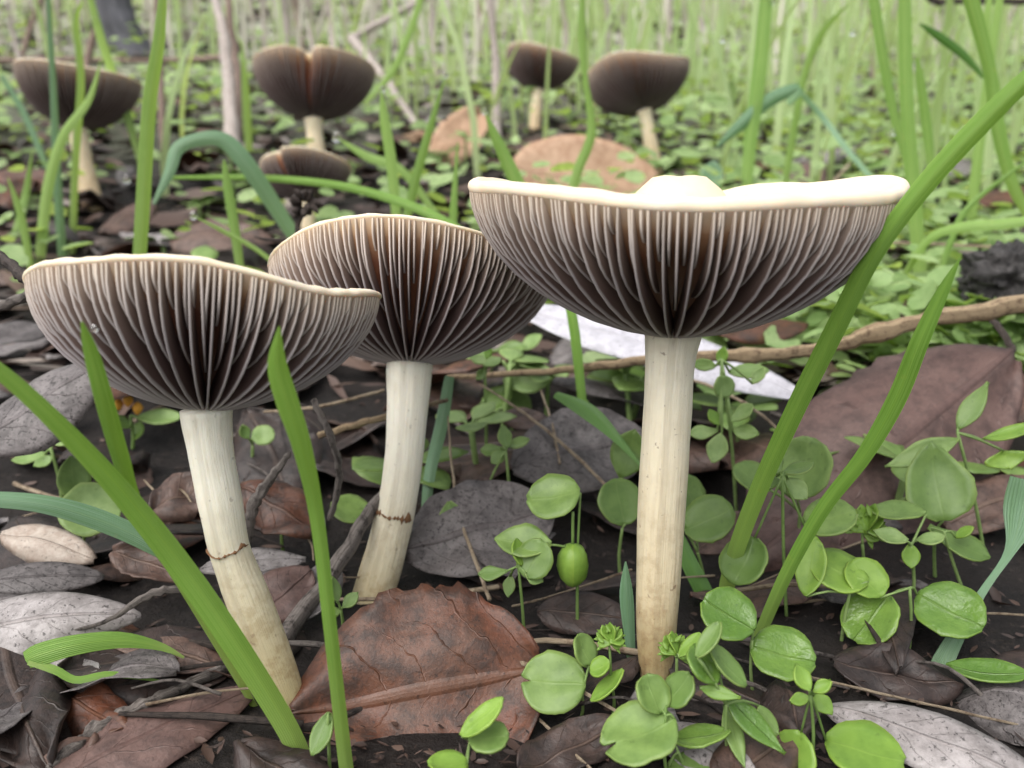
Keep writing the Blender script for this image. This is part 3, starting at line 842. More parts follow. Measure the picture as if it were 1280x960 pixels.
for lab, pts, wd in (
    ('pale straw leaning beside the middle mushroom stem', [(560, 520, .15), (566, 590, .145), (578, 655, .132), (612, 750, .116)], [3, 5, 6, 8]),
    ('thin straw crossing in front of the dark purple-grey leaf', [(640, 758, .118), (700, 742, .117), (790, 712, .12)], [4, 4, 4]),
    ('long thin straw over the pale grey arching leaf', [(985, 840, .103), (1080, 862, .1), (1180, 885, .097), (1300, 912, .095)], [4, 5, 5, 5]),
    ('straw bent over behind the wet round leaves', [(960, 758, .118), (1010, 752, .117), (1075, 744, .118)], [4, 5, 4]),
    ('straw lying below the red-brown torn leaf', [(655, 880, .1005), (690, 915, .097), (745, 968, .092)], [5, 6, 6]),
    ('thin straw lying under the narrow leaf tip at right', [(1150, 768, .116), (1220, 766, .115), (1300, 770, .113)], [4, 4, 4]),
    ('curled straw crossing below the oval leaf', [(600, 480, .165), (660, 520, .158), (720, 570, .15), (770, 620, .143)], [3, 5, 6, 5]),
    ('forked straw standing below the oval leaf', [(676, 488, .165), (690, 530, .158), (700, 580, .15)], [3, 5, 4]),
    ('straw running behind the largest stem toward the whitened leaf', [(850, 470, .165), (905, 490, .16), (960, 525, .15), (985, 560, .145)], [4, 6, 5, 4]),
    ('fine straw along the ground behind the pale mauve cap stem', [(330, 515, .165), (400, 508, .16), (480, 488, .165)], [5, 6, 5]),
    ('broken straw under the dark curved stalk', [(350, 640, .13), (385, 672, .126), (392, 700, .12)], [3, 4, 3]),
    ('hooked rusty straw below the pale mauve cap', [(180, 600, .135), (200, 618, .132), (225, 612, .132), (242, 632, .13)], [3, 4, 4, 3]),
    ('straw leaning across the dark litter near the creased leaf', [(1075, 250, .33), (1040, 235, .36), (1062, 205, .4)], [5, 6, 5]),
    ('straw lying beside tall grass stems below charred lump', [(985, 300, .26), (1080, 302, .26), (1180, 306, .255), (1300, 312, .25)], [4, 6, 6, 5])):
    twig('straw', lab, pts, [q * .75 for q in wd], 'straw', 'straw', ST, n=30, rough=.3, seg=6)

# background sticks and dry stalks (blurred)
twig('stick', 'pale forked stick sloping up from its bend behind the split cap', [(438, 48, .75), (480, 26, .77), (535, -4, .8)], [10, 9, 8], 'bark_far', 'stick', n=20)
twig('stick', 'grey stick slanting down to the torn standing tan leaf', [(440, 48, .75), (478, 95, .68), (524, 162, .6)], [12, 11, 8], 'bark_far', 'stick', n=20)
twig('stick', 'long thin horizontal stick behind the dark capped mushroom', [(-20, 76, .75), (80, 74, .75), (180, 76, .75), (290, 72, .75)], [7, 7, 6, 7], 'bark_brown', 'stick', n=30)
twig('stick', 'thick upright brown stalk with side joint beside the split cap', [(290, 190, .55), (286, 110, .56), (279, 40, .58), (264, -20, .6)], [20, 16, 12, 10], 'bark_far', 'stick', n=30, knots=(.6,))
twig('stick', 'upright brown stalk standing close behind the thick one', [(298, 175, .6), (296, 90, .6), (288, 30, .61), (284, -20, .62)], [10, 12, 9, 8], 'bark_brown', 'stick', n=24)
DS = 'dry upright stalks on the bank'
NEAR = ['behind the tall pale grass blade', 'above the left lobe of the split cap', 'above the notch of the split cap', 'left of the split cap', 'near the thick upright stalk', 'thick and dark, behind the torn tan leaf', 'right of the forked stick', 'near the distant blurred mushroom', 'above the darkest tilted cap', 'between the pale grass stems', 'under the thin hanging branch', 'above the torn standing tan leaf', 'leaning over the dark cap', 'beside the forked grass blade', 'right of the darkest tilted cap', 'near the upright leaf pair sprout', 'over the distant blurred mushroom', 'beside the split cap', 'leaning right beyond the dark cap', 'leaning left beyond the dark cap']
for i, (xa, ya, xb, yb, wd) in enumerate(((205, 190, 196, -20, 9), (400, 90, 385, -20, 9), (420, 88, 408, -20, 10), (382, 70, 365, -20, 8), (360, 60, 352, -20, 10), (622, 185, 612, -20, 12),
        (606, 60, 598, -20, 8), (712, 90, 700, -20, 8), (832, 72, 838, -20, 7), (1092, 110, 1086, -20, 9), (1184, 110, 1190, -20, 9), (545, 90, 540, -20, 7), (104, 130, 122, 30, 10), (1062, 60, 1055, -20, 7), (870, 60, 880, -20, 6), (905, 80, 896, -20, 7), (660, 50, 664, -20, 7), (330, 60, 325, -20, 8), (20, 80, 60, -20, 7), (40, 120, 8, 0, 6))):
    b = gp(xa, max(ya + 12, 60)); Y = b.y
    twig('dry_stalk', 'dry blurred stalk on the bank, ' + NEAR[i], [(xa, ya + 12, Y), ((xa + xb) / 2 + U(-4, 4), (ya + yb) / 2, Y), (xb, yb, Y)], [wd, wd * .9, wd * .8], 'bark_far' if i % 3 else 'bark_brown', 'stalk', DS, n=14, seg=6)

# dark tree stump-like trunk far behind on the left
def trunk():
    b = gp(158, 66); Y = b.y
    pts = [P(x, y, Y) for x, y in ((170, 84), (160, 60), (148, 30), (142, 0), (136, -60), (128, -140), (120, -260))]
    full = spline([tuple(p) + (h * pxm(p),) for p, h in zip(pts, (34, 26, 24, 22, 21, 19, 17))], 24)
    root = thing('young_tree', 'slim dark grey tree trunk far behind the dark capped mushroom', 'tree', Vector(full[0][:3]))
    part('trunk', tube([Vector(f[:3]) for f in full], [f[3] for f in full], 14, .25, 3), 'trunk', root)
    top = Vector(full[-1][:3])
    for q in range(5):
        an = q * 1.3; L = .22 + .05 * q
        st = Vector(full[15 + q * 2][:3])
        tip = st + Vector((math.cos(an) * L, math.sin(an) * L, .25 + .04 * q))
        part('limb', tube(curve(st, tip, .05, 8), [.012 * (1 - .1 * i) for i in range(8)], 8, .2, q), 'trunk', root)
    vs, fs, us = [], [], []
    for q in range(420):
        an, rr = U(0, 6.28), U(.05, .34)
        c = top + Vector((math.cos(an) * rr, math.sin(an) * rr, U(.02, .42)))
        d = Vector((U(-1, 1), U(-1, 1), U(-.6, .6))).normalized(); e = d.cross(Vector((U(-1, 1), U(-1, 1), 1))).normalized()
        l, w_ = U(.02, .04), U(.006, .011); b0 = len(vs)
        vs += [c - d * l, c + e * w_, c + d * l, c - e * w_]; fs.append([b0, b0 + 1, b0 + 2, b0 + 3]); us += [(.5, 0), (1, .5), (.5, 1), (0, .5)]
    part('crown', (vs, fs, us), 'leaf', root)
trunk()

# black dried seed head on its forked stalk
def seed_head():
    b = gp(371, 545); Y = b.y
    root = thing('dried_seed_head', 'black dried seed head on a thin forked stalk', 'seed head', b)
    st = [P(x, y, Y) for x, y in ((371, 545), (371, 300), (373, 282), (378, 268))]
    part('stalk', join(tube([Vector(q) for q in spline([tuple(p) for p in st], 10)], [2.6 * pxm(st[0])] * 10, 6),
                       tube([P(x, y, Y) for x, y in ((371, 304), (352, 300), (330, 299), (318, 296))], [q_ * pxm(st[0]) for q_ in (2.4, 2.4, 2, 1.2)], 6)), 'bark_dark', root)
    c = P(381, 255, Y); s_ = pxm(c) * 1.3
    for q in range(22):
        d = Vector((U(-1, 1), U(-.8, .8), U(-.7, 1))).normalized()
        t0 = c + d * 4 * s_; t1 = c + d * U(12, 21) * s_
        part('seed_pod', join(tube(curve(t0, t1, U(-3, 3) * s_, 5), [q_ * s_ for q_ in (1, 2.2, 3.6, 2.6, .8)], 6)), 'bark_dark', root)
seed_head()

def charred_lump():
    c = P(1262, 345, .205)
    root_loc = c + Vector((0, 0, -.009))
    vs, fs, us = [], [], []
    nu, nv = 48, 30
    for i in range(nv + 1):
        th = math.pi * i / nv
        for j in range(nu):
            ph = 2 * math.pi * j / nu
            d = Vector((math.sin(th) * math.cos(ph), math.sin(th) * math.sin(ph), math.cos(th)))
            r = 1 + .5 * noise.noise(d * 1.7 + Vector((4, 0, 1))) + .42 * noise.noise(d * 3.9) - .3 * abs(noise.noise(d * 7))
            vs.append(c + Vector((d.x * .0115, d.y * .008, d.z * .0072)) * r); us.append((j / nu, i / nv))
    for i in range(nv):
        for j in range(nu):
            fs.append([i * nu + j, i * nu + (j + 1) % nu, (i + 1) * nu + (j + 1) % nu, (i + 1) * nu + j])
    single('charred_wood_lump', (vs, fs, us), 'char', root_loc, 'black knobbly charred wood lump on the long tan twig', 'wood lump')
charred_lump()

# ------------------------------------------------------------------ grass blades that can be picked out
def gblade(label, pts, wid, m='grass', group=None, **kw):
    o = single('grass_blade', blade(pts, wid, **kw), m, P(*pts[0]), label, 'grass blade', group)
    return o
gblade('broad bright grass blade slanting up left across the bruised leaning stem', [(398, 1010, .0855), (368, 925, .085), (302, 815, .0835), (226, 705, .082), (150, 610, .079), (70, 525, .0755), (0, 462, .073), (-90, 400, .07)], [22, 27, 31, 32, 29, 24, 21, 14], n=40, fold=.45, roll=8, twist=18)
gblade('pale thin grass blade crossing behind the broad slanting blade', [(300, 800, .098), (230, 712, .095), (180, 675, .093), (110, 645, .091), (40, 628, .089), (-60, 622, .087)], [8, 16, 24, 26, 22, 18], 'grass_blue', n=30, fold=.3)
gblade('short upright grass tip in front of the pale mauve cap', [(330, 905, .096), (235, 745, .089), (172, 640, .083), (148, 570, .079), (128, 500, .0755), (112, 440, .074), (102, 402, .073)], [8, 14, 19, 23, 24, 19, 3], 'grass', n=34, fold=.4, roll=-25)
gblade('tall narrow grass blade whose tip overlaps the pale mauve cap', [(446, 1040, .082), (433, 955, .0815), (415, 800, .079), (397, 650, .078), (378, 560, .0755), (358, 500, .074), (346, 455, .073), (349, 408, .072)], [18, 18, 17, 18, 24, 28, 23, 2], n=40, fold=.42, roll=15, twist=-25)
gblade('long grass blade sweeping up past the right edge of the largest cap', [(898, 800, .119), (912, 715, .114), (945, 620, .109), (995, 510, .102), (1045, 410, .097), (1090, 322, .094), (1150, 240, .092), (1215, 168, .09), (1290, 95, .088), (1380, 20, .086)], [17, 20, 22, 24, 25, 24, 25, 27, 24, 15], n=46, fold=.4, roll=-10, twist=30)
gblade('curving grass blade rising in front of the creased mauve-brown leaf', [(930, 850, .11), (950, 795, .108), (985, 715, .105), (1030, 635, .102), (1080, 570, .099), (1120, 500, .097), (1148, 430, .095), (1175, 370, .094), (1200, 322, .093)], [13, 15, 17, 18, 20, 23, 22, 16, 2], n=40, fold=.4, roll=20, twist=-35)
gblade('folded grass blade lying on litter near the left arched leaf', [(230, 822, .1), (200, 808, .0995), (150, 800, .098), (95, 806, .096), (50, 818, .0948), (32, 826, .0945)], [3, 10, 20, 25, 28, 22], n=18, fold=.25)
gblade('thin bent grass blade under the folded blade', [(36, 826, .0945), (70, 838, .0945), (96, 850, .0945), (140, 843, .0955), (205, 852, .097)], [10, 10, 9, 8, 2], 'grass', n=18, fold=.2)
gblade('short grass blade at the foot of the broad slanting blade', [(238, 990, .0905), (268, 935, .093), (300, 890, .096), (325, 858, .098)], [18, 24, 18, 3], 'grass', n=16)
gblade('curled dark grass blade lying at the bottom by the broad blade', [(350, 985, .0885), (310, 952, .089), (270, 945, .0885), (225, 962, .087)], [16, 24, 26, 14], 'grass_dark', n=18, roll=-20)
gblade('dark blue-green grass blade pointing down behind largest stem', [(804, 585, .14), (770, 545, .145), (735, 512, .15), (694, 492, .155)], [3, 14, 24, 10], 'grass_dark', n=18, roll=30)
gblade('slim upright grass stem passing the whitened leaf', [(735, 560, .16), (727, 495, .164), (719, 420, .168), (712, 380, .17)], [10, 11, 13, 12], n=14)
gblade('narrow leaf standing against the largest stem base', [(792, 880, .104), (788, 810, .104), (783, 745, .1045), (782, 702, .105)], [6, 12, 17, 2], 'grass_blue', n=18)
gblade('dark grass blade leaning behind the largest stem base', [(905, 790, .121), (880, 740, .123), (860, 700, .125), (848, 665, .127)], [20, 22, 20, 10], 'grass_dark', n=14)
gblade('grass blade beside the middle stem running to the ground', [(530, 690, .14), (536, 600, .143), (552, 530, .15), (562, 470, .155)], [10, 14, 16, 12], 'grass_blue', n=16)
gblade('wide blue-green leaf end at the right below the creased leaf', [(1160, 878, .103), (1178, 828, .104), (1225, 745, .108), (1262, 690, .11), (1278, 640, .111), (1285, 600, .111)], [18, 24, 10, 12, 44, 40], 'grass_blue', n=26, fold=.3)
# grass behind the caps
BK = 'tall grass blades standing behind the three front caps'
gblade('broad tall pale grass blade behind the pale mauve cap', [(168, 470, .2), (174, 345, .2), (180, 250, .2), (188, 130, .2), (200, 50, .2), (206, -30, .2)], [13, 16, 18, 18, 16, 8], 'grass_mid', n=30, roll=10, twist=20)
gblade('blue-green drooping grass blade arched beside the tall pale blade', [(400, 345, .25), (350, 268, .245), (308, 205, .24), (280, 176, .238), (250, 174, .236), (222, 186, .234), (212, 215, .232), (192, 255, .23)], [12, 19, 22, 20, 17, 16, 13, 4], 'grass_blue', n=34, fold=.3)
gblade('thin grass blade lying almost level under the small lobed mushroom', [(640, 345, .22), (590, 300, .225), (525, 262, .23), (430, 233, .24), (320, 222, .25), (212, 222, .26)], [10, 13, 12, 10, 8, 4], n=30)
for lab, pts, wd, mm in (
    ('short upright grass blade with dew drop between split cap and largest cap', [(500, 330, .26), (495, 270, .26), (488, 200, .26), (480, 150, .26), (476, 110, .26)], [14, 16, 18, 16, 2], 'grass'),
    ('slender grass blade leaning right to a dewy tip before the torn tan leaf', [(498, 320, .27), (516, 240, .27), (535, 170, .27), (557, 95, .27)], [12, 15, 13, 2], 'grass'),
    ('short grass blade rising behind the middle cap', [(564, 330, .24), (566, 270, .24), (572, 178, .24)], [12, 13, 2], 'grass'),
    ('grass blade leaning left from behind the largest cap edge', [(660, 260, .22), (640, 218, .22), (620, 175, .22), (606, 140, .22)], [26, 24, 18, 2], 'grass'),
    ('twisted grass blade crossing the round tan leaf', [(712, 260, .3), (722, 215, .3), (740, 165, .3), (732, 100, .3), (728, 40, .3), (729, -20, .3)], [12, 16, 15, 10, 14, 8], 'grass'),
    ('drooping grass blade pointing left at a dew drop beside split cap', [(560, 290, .31), (505, 215, .31), (460, 195, .31), (422, 172, .31)], [9, 14, 16, 3], 'grass'),
    ('thin grass blade tipped with dew near the long brown leaf', [(362, 345, .22), (320, 312, .22), (280, 290, .22), (242, 270, .22)], [8, 8, 8, 2], 'grass'),
    ('straight short grass blade near the arched blue-green blade', [(302, 350, .23), (294, 290, .23), (284, 232, .23), (280, 200, .23)], [12, 15, 14, 4], 'grass'),
    ('grass blade curving right across the dark capped mushroom', [(48, 340, .3), (58, 240, .3), (78, 170, .3), (110, 125, .3), (126, 75, .3)], [15, 18, 16, 12, 2], 'grass'),
    ('upright grass blade standing left of the yellowish curved stem', [(80, 340, .31), (72, 220, .31), (68, 120, .31), (60, -20, .31)], [14, 14, 12, 8], 'grass_blue'),
    ('grass blade crossing right over the dark capped mushroom stem', [(90, 330, .33), (95, 200, .33), (102, 100, .33), (96, 30, .33), (104, 0, .33)], [10, 12, 13, 11, 3], 'grass'),
    ('long grass blade slanting right of the dark cap', [(178, 210, .4), (158, 140, .4), (130, 60, .4), (108, -20, .4)], [9, 13, 14, 9], 'grass'),
    ('short grass tip beside the flat brown leaf', [(40, 345, .28), (26, 270, .28), (10, 222, .28)], [9, 12, 2], 'grass'),
    ('left grass tip rising before the flat brown leaf', [(10, 320, .33), (30, 250, .34), (40, 190, .34)], [9, 12, 2], 'grass'),
    ('long slanting grass blade behind the left cap edge', [(58, 210, .45), (30, 145, .45), (0, 95, .45)], [9, 13, 12], 'grass_blue'),
    ('broad upright grass blade beyond the knobbed cap', [(932, 250, .33), (938, 170, .33), (948, 90, .33), (958, -20, .33)], [14, 22, 25, 22], 'grass'),
    ('forked grass blade leaning right beyond the knobbed cap', [(978, 250, .35), (992, 170, .35), (1008, 90, .35), (1030, 40, .35), (1062, 5, .35)], [12, 13, 14, 16, 3], 'grass'),
    ('folded grey-green blade bent toward the knobbed cap', [(985, 130, .33), (997, 112, .33), (962, 126, .33), (925, 158, .33), (896, 184, .33)], [10, 18, 23, 20, 4], 'grass_blue'),
    ('thin drooping grass blade reaching down behind the right cap rim', [(998, 112, .34), (1030, 148, .34), (1062, 190, .33), (1105, 240, .32)], [8, 10, 9, 7], 'grass_blue'),
    ('pale upright grass stem, the thickest beyond the right cap rim', [(1150, 340, .25), (1142, 240, .25), (1133, 130, .25), (1130, -20, .25)], [20, 22, 21, 19], 'grass'),
    ('pale grass blade leaning on the thickest grass stem', [(1150, 250, .27), (1122, 160, .27), (1104, 70, .27), (1090, -20, .27)], [8, 13, 16, 17], 'grass'),
    ('short pale grass blade between the grass stems', [(1166, 230, .28), (1160, 170, .28), (1150, 100, .28), (1146, 70, .28)], [9, 15, 13, 3], 'grass'),
    ('bright grass blade bending down beyond the sweeping blade', [(1285, 270, .26), (1262, 225, .26), (1244, 150, .26), (1236, 90, .26), (1212, 0, .26), (1206, -30, .26)], [16, 20, 24, 22, 26, 22], 'grass'),
    ('dark pointed grass blade leaning left at the right bank', [(1232, 100, .32), (1205, 70, .32), (1172, 45, .32), (1150, 30, .32)], [5, 12, 13, 3], 'grass_dark'),
    ('straight grass stem below the bright bending blade', [(1212, 300, .3), (1222, 200, .3), (1240, 60, .3), (1252, -20, .3)], [14, 16, 13, 12], 'grass'),
    ('level grass blade curving to the right over the charred lump', [(1130, 345, .24), (1160, 300, .235), (1200, 284, .23), (1250, 280, .225), (1310, 272, .22)], [9, 13, 17, 18, 14], 'grass'),
    ('forked thin grass blade under the level curving blade', [(1175, 345, .24), (1190, 300, .24), (1215, 255, .24), (1300, 190, .24)], [8, 11, 10, 4], 'grass'),
    ('thin grass blade rising beside the forked stick', [(455, 130, .6), (490, 90, .6), (512, 40, .6), (532, -20, .6)], [8, 12, 13, 9], 'grass'),
    ('grass blade pair member standing beside the upright brown stalk', [(312, 190, .5), (308, 110, .5), (303, 50, .5)], [13, 15, 4], 'grass'),
    ('pale grass blade at the far right behind the bending blade', [(1240, 120, .4), (1232, 40, .4), (1240, -20, .4)], [10, 12, 10], 'grass')):
    gblade(lab, pts, [q * .78 for q in wd], 'grass_mid' if mm == 'grass' else mm, n=20, roll=U(-25, 25), twist=U(-40, 40), group=BK)

# ------------------------------------------------------------------ seedlings
def seedling(label, base, node, leaves, m='leaf', stem=4.0, group=None, extra=None, name='seedling'):
    """base: ground pixel; node: (px, py) of the top of the stem; leaves: (cx, cy, a, b, phi, shape[, mat, dY, notch])"""
    B = gp(*base); Y = B.y
    root = thing(name, label, 'seedling', B, group)
    Nd = P(node[0], node[1], Y - .0015) if node else B
    s = pxm(Nd)
    st = curve(B + Vector((0, 0, -.001)), Nd, U(-4, 4) * s, 7, Vector((1, 0, 0)))
    stems = [tube(st, [stem * s * .62 * (1 - .04 * i) for i in range(7)], 6)]
    for q, lf in enumerate(leaves):
        cx, cy, a, b, phi, shp = lf[:6]
        mm = lf[6] if len(lf) > 6 and lf[6] else m
        dY = lf[7] if len(lf) > 7 else U(-.003, .001)
        nt = lf[8] if len(lf) > 8 else 0.
        c = P(cx, cy, Y + dY)
        if shp == 'fern': gs, at = fern(c, a, b, phi)
        else: gs, at = green_leaf(c, a, b, phi, shp, cup=U(.05, .3), notch=nt, seed=q + base[0] % 13)
        part('leaf', gs, mm, root)
        stems.append(tube(curve(Nd, at, U(.0, .0006), 5), [stem * s * .42] * 5, 5))
    part('stem', join(*stems), 'leaf_pale', root)
    if extra: extra(root, Y)
    return root

def fern(c, a, b, phi):
    gs = []
    at = None
    for q in range(7):
        da = -100 + 200 * q / 6
        l = 1.0 - .35 * abs(q - 3) / 3
        ph = math.radians(phi + da)
        cc = c + (RIGHT * math.cos(ph) + UP * math.sin(ph)) * (a * .5 * l * pxm(c)) + Vector((0, 0, 0)) - FWD * U(-.0004, .0008)
        g, t = green_leaf(cc, a * .55 * l, a * .24, phi + da, 'spoon', cup=.2, ni=6, nj=5, yaw=U(-.4, .4), thick=.00015)
        gs.append(g)
        for s_ in (-1, 1):
            g2, _ = green_leaf(cc + (RIGHT * math.cos(ph + s_ * .8) + UP * math.sin(ph + s_ * .8)) * (a * .28 * pxm(c)), a * .26, a * .1, phi + da + s_ * 42, 'lance', ni=5, nj=3, thick=.0001)
            gs.append(g2)
    ph = math.radians(phi + 180)
    return join(*gs), c + (RIGHT * math.cos(ph) + UP * math.sin(ph)) * (a * .15 * pxm(c))

def bud(root, Y):
    c0, c1 = P(716, 680, Y - .002), P(716, 733, Y - .002)
    pts = [c0 + (c1 - c0) * t for t in (0, .08, .25, .5, .75, .92, 1)]
    s = pxm(c0)
    o = part('bud', tube(pts, [r * s for r in (4, 14, 19, 20, 17, 10, 3)], 12, .12, 2), 'leaf_fresh', root)
    part('bud_stalk', tube(curve(P(716, 640, Y - .002), c0, 0, 5), [2.2 * s] * 5, 6), 'leaf_pale', root)

seedling('seedling with a drooping barrel-shaped bud under its round leaf', (722, 790), (722, 690), [(692, 621, 34, 28, 180, 'round'), (654, 678, 36, 22, 170, 'oval', 'leaf', -.002)], extra=bud)
seedling('sprout with a rosette of small rounded leaves beside the torn brown leaf', (656, 800), (648, 708), [(668, 699, 25, 24, 60, 'round'), (616, 716, 18, 9, 185, 'spoon', 'leaf_pale'), (636, 733, 13, 8, 260, 'oval', 'leaf_pale'), (668, 721, 12, 10, -20, 'oval', 'leaf_pale'), (648, 690, 17, 9, 95, 'oval', 'leaf_fresh')])
seedling('upright whorled sprout on the slate leaf between the taller stems', (638, 668), (632, 563), [(631, 546, 15, 9, 95, 'oval', 'leaf_pale'), (614, 562, 13, 8, 185, 'spoon', 'leaf_pale'), (648, 554, 14, 7, 20, 'oval', 'leaf_pale'), (622, 571, 11, 9, 230, 'oval', 'leaf_pale'), (580, 628, 26, 8, 190, 'ellip')])
seedling('round leaved seedling touching the left side of the largest stem', (776, 720), (778, 660), [(775, 627, 29, 28, 100, 'round'), (786, 567, 32, 24, 70, 'oval', 'leaf', .012)])
seedling('round leaved seedling touching the right side of the largest stem', (880, 735), (872, 690), [(886, 649, 33, 30, 20, 'round'), (862, 617, 24, 18, 100, 'round', 'leaf', .006)])
seedling('tall sprout with tiered leaf whorls right of the largest stem', (922, 655), (902, 450), [(880, 456, 15, 8, 175, 'ellip'), (903, 445, 12, 7, 80, 'oval', 'leaf_fresh'), (936, 464, 24, 9, 5, 'ellip', 'leaf_pale'), (905, 483, 14, 13, 270, 'round', 'leaf_pale', -.004), (880, 540, 17, 9, 195, 'spoon', 'leaf_pale', -.006), (927, 517, 17, 9, 30, 'spoon', 'leaf_pale', -.006), (932, 540, 16, 10, -10, 'oval', 'leaf', -.007), (897, 560, 19, 13, 255, 'oval', 'leaf_pale', -.008), (893, 522, 12, 7, 120, 'oval', 'leaf_fresh', -.006), (948, 470, 12, 7, 60, 'oval', 'leaf_pale')])
seedling('four-leaved whorl sprout rising over the big dull round leaf', (984, 770), (978, 596), [(969, 576, 19, 9, 105, 'oval', 'leaf_pale'), (958, 603, 18, 9, 195, 'oval'), (998, 586, 19, 8, 28, 'oval', 'leaf_pale'), (996, 611, 17, 13, -50, 'oval', 'leaf_pale'), (931, 702, 32, 29, 250, 'round', 'leaf', -.003), (1037, 648, 32, 24, 20, 'round', 'leaf', -.002)])
seedling('big dull round leaf seedling at the foot of the creased leaf', (1000, 690), (1000, 640), [(1005, 586, 40, 37, 80, 'round'), (940, 598, 26, 18, 140, 'round')])
seedling('seedling with one large smooth oval leaf before the creased leaf', (1170, 720), (1168, 668), [(1170, 602, 49, 41, 95, 'egg', 'leaf')])
seedling('narrow-leaved sprout with two grey-green lance leaves', (1232, 690), (1197, 541), [(1152, 568, 46, 15, 205, 'lance', 'leaf'), (1216, 508, 35, 13, 62, 'lance', 'leaf'), (1258, 575, 12, 26, -75, 'lance', 'leaf_fresh'), (1268, 540, 36, 8, 25, 'lance', 'leaf_fresh')])
seedling('seedling with a ribbed upright leaf and overlapping round leaves', (1052, 800), (1062, 742), [(1014, 708, 38, 19, 80, 'ellip', 'leaf_fresh'), (1048, 713, 36, 26, 160, 'round', 'leaf_fresh', .001)])
seedling('feathery seedling with finely cut bright leaf', (1080, 740), (1078, 680), [(1080, 662, 34, 20, 60, 'fern', 'leaf_fresh')])
seedling('paired wet round leaves seedling with small leaf cluster on top', (1136, 812), (1137, 735), [(1089, 773, 36, 34, 235, 'round', 'leaf_wet'), (1082, 724, 27, 24, 120, 'round', 'leaf_fresh', .001), (1187, 764, 41, 36, -35, 'round', 'leaf_wet', -.002)])
seedling('small leaf cluster standing above the paired wet round leaves', (1140, 760), (1139, 682), [(1113, 671, 20, 9, 165, 'oval', 'leaf_pale'), (1164, 674, 17, 8, 10, 'oval', 'leaf_pale'), (1139, 695, 15, 11, 268, 'oval', 'leaf_fresh'), (1120, 640, 34, 12, 165, 'oval', 'leaf', .003)])
seedling('spoon leaf seedling right of the small leaf cluster', (1210, 745), (1180, 665), [(1197, 680, 38, 15, -25, 'spoon', 'leaf'), (1205, 665, 12, 6, 30, 'oval', 'leaf_fresh')])
seedling('seedling with two wet glossy round leaves at the curving blade foot', (942, 862), (940, 800), [(910, 769, 35, 32, 150, 'round', 'leaf_wet'), (978, 819, 39, 34, -10, 'round', 'leaf_wet', -.002)])
seedling('four-leaved cross sprout over broad oval seed leaves', (1015, 955), (1013, 868), [(1003, 848, 17, 10, 112, 'oval', 'leaf_fresh'), (1028, 858, 12, 8, 30, 'oval', 'leaf_fresh'), (1000, 874, 12, 8, 200, 'oval', 'leaf_fresh'), (1029, 880, 15, 11, -45, 'oval', 'leaf_fresh'), (1080, 940, 46, 32, -20, 'round', 'leaf_fresh', -.001), (990, 948, 34, 30, 240, 'round', 'leaf_fresh', -.001)])
seedling('lance-leaved glossy sprout at the right of the largest stem base', (912, 950), (908, 880), [(886, 800, 26, 11, 60, 'ellip', 'leaf'), (908, 832, 32, 12, -52, 'ellip', 'leaf'), (880, 830, 26, 18, 120, 'round', 'leaf_wet'), (900, 866, 25, 9, -15, 'lance', 'leaf_fresh'), (942, 905, 48, 15, -45, 'lance', 'leaf_wet'), (960, 900, 20, 9, -55, 'ellip', 'leaf'), (918, 920, 38, 12, -80, 'lance', 'leaf')])
seedling('flat leaf pair lying on the grey leaf piece', (862, 955), (848, 940), [(876, 922, 37, 13, 10, 'ellip', 'leaf_wet'), (866, 962, 30, 20, -10, 'round', 'leaf')])
seedling('seedling with one large notched round leaf beside torn brown leaf', (722, 900), (728, 868), [(692, 853, 40, 39, 175, 'round', 'leaf', -.001, .3), (730, 812, 20, 15, 110, 'round')])
seedling('young lobed-leaf sprout close to the largest stem base', (765, 895), (764, 850), [(762, 802, 24, 18, 80, 'fern', 'leaf_fresh'), (750, 834, 14, 11, 200, 'round', 'leaf_fresh'), (760, 858, 28, 9, 215, 'ellip', 'leaf_fresh')])
seedling('seedling with heart-shaped pale leaves in front of largest stem base', (835, 965), (832, 895), [(800, 918, 48, 37, 205, 'round', 'leaf', -.002, .35), (815, 868, 24, 21, 110, 'round', 'leaf'), (848, 862, 24, 18, 40, 'round', 'leaf', .001)])
seedling('feathery bright whorl hugging the largest stem base', (852, 872), (846, 822), [(842, 815, 26, 18, 90, 'fern', 'leaf_fresh'), (862, 806, 20, 8, 50, 'ellip', 'leaf_fresh')])
seedling('leaf pair sprouting under the torn red-brown leaf', (585, 965), (588, 925), [(604, 897, 34, 13, 38, 'ellip', 'leaf_fresh', -.006), (611, 922, 25, 20, 0, 'round', 'leaf', -.006), (560, 955, 24, 14, 190, 'round', 'leaf_fresh', -.006)])
seedling('round leaf seedling between leaning stem and curved stalk', (355, 690), (352, 665), [(353, 640, 28, 19, 10, 'round', 'leaf')])
seedling('small balled leaf sprout under the pale mauve cap', (313, 600), (316, 556), [(329, 544, 14, 13, 20, 'round', 'leaf_pale'), (306, 540, 9, 7, 120, 'oval', 'leaf')])
seedling('round leaf seedling behind the broad slanting blade', (104, 705), (108, 660), [(112, 638, 36, 34, 200, 'round', 'leaf_pale'), (92, 600, 30, 20, 100, 'oval', 'leaf', .003)])
seedling('whorled sprout before the grey speckled curled leaf', (78, 640), (64, 562), [(36, 572, 19, 8, 190, 'oval', 'leaf_pale'), (54, 577, 12, 7, 215, 'oval', 'leaf_pale'), (60, 544, 14, 6, 85, 'oval', 'leaf_pale'), (80, 550, 14, 7, 20, 'oval', 'leaf_pale')])
seedling('oval pale leaf seedling below the middle cap', (640, 545), (632, 480), [(662, 472, 33, 21, 0, 'oval', 'leaf_pale'), (622, 500, 26, 15, 220, 'oval', 'leaf', .002), (645, 505, 20, 16, -40, 'round', 'leaf', .002)])
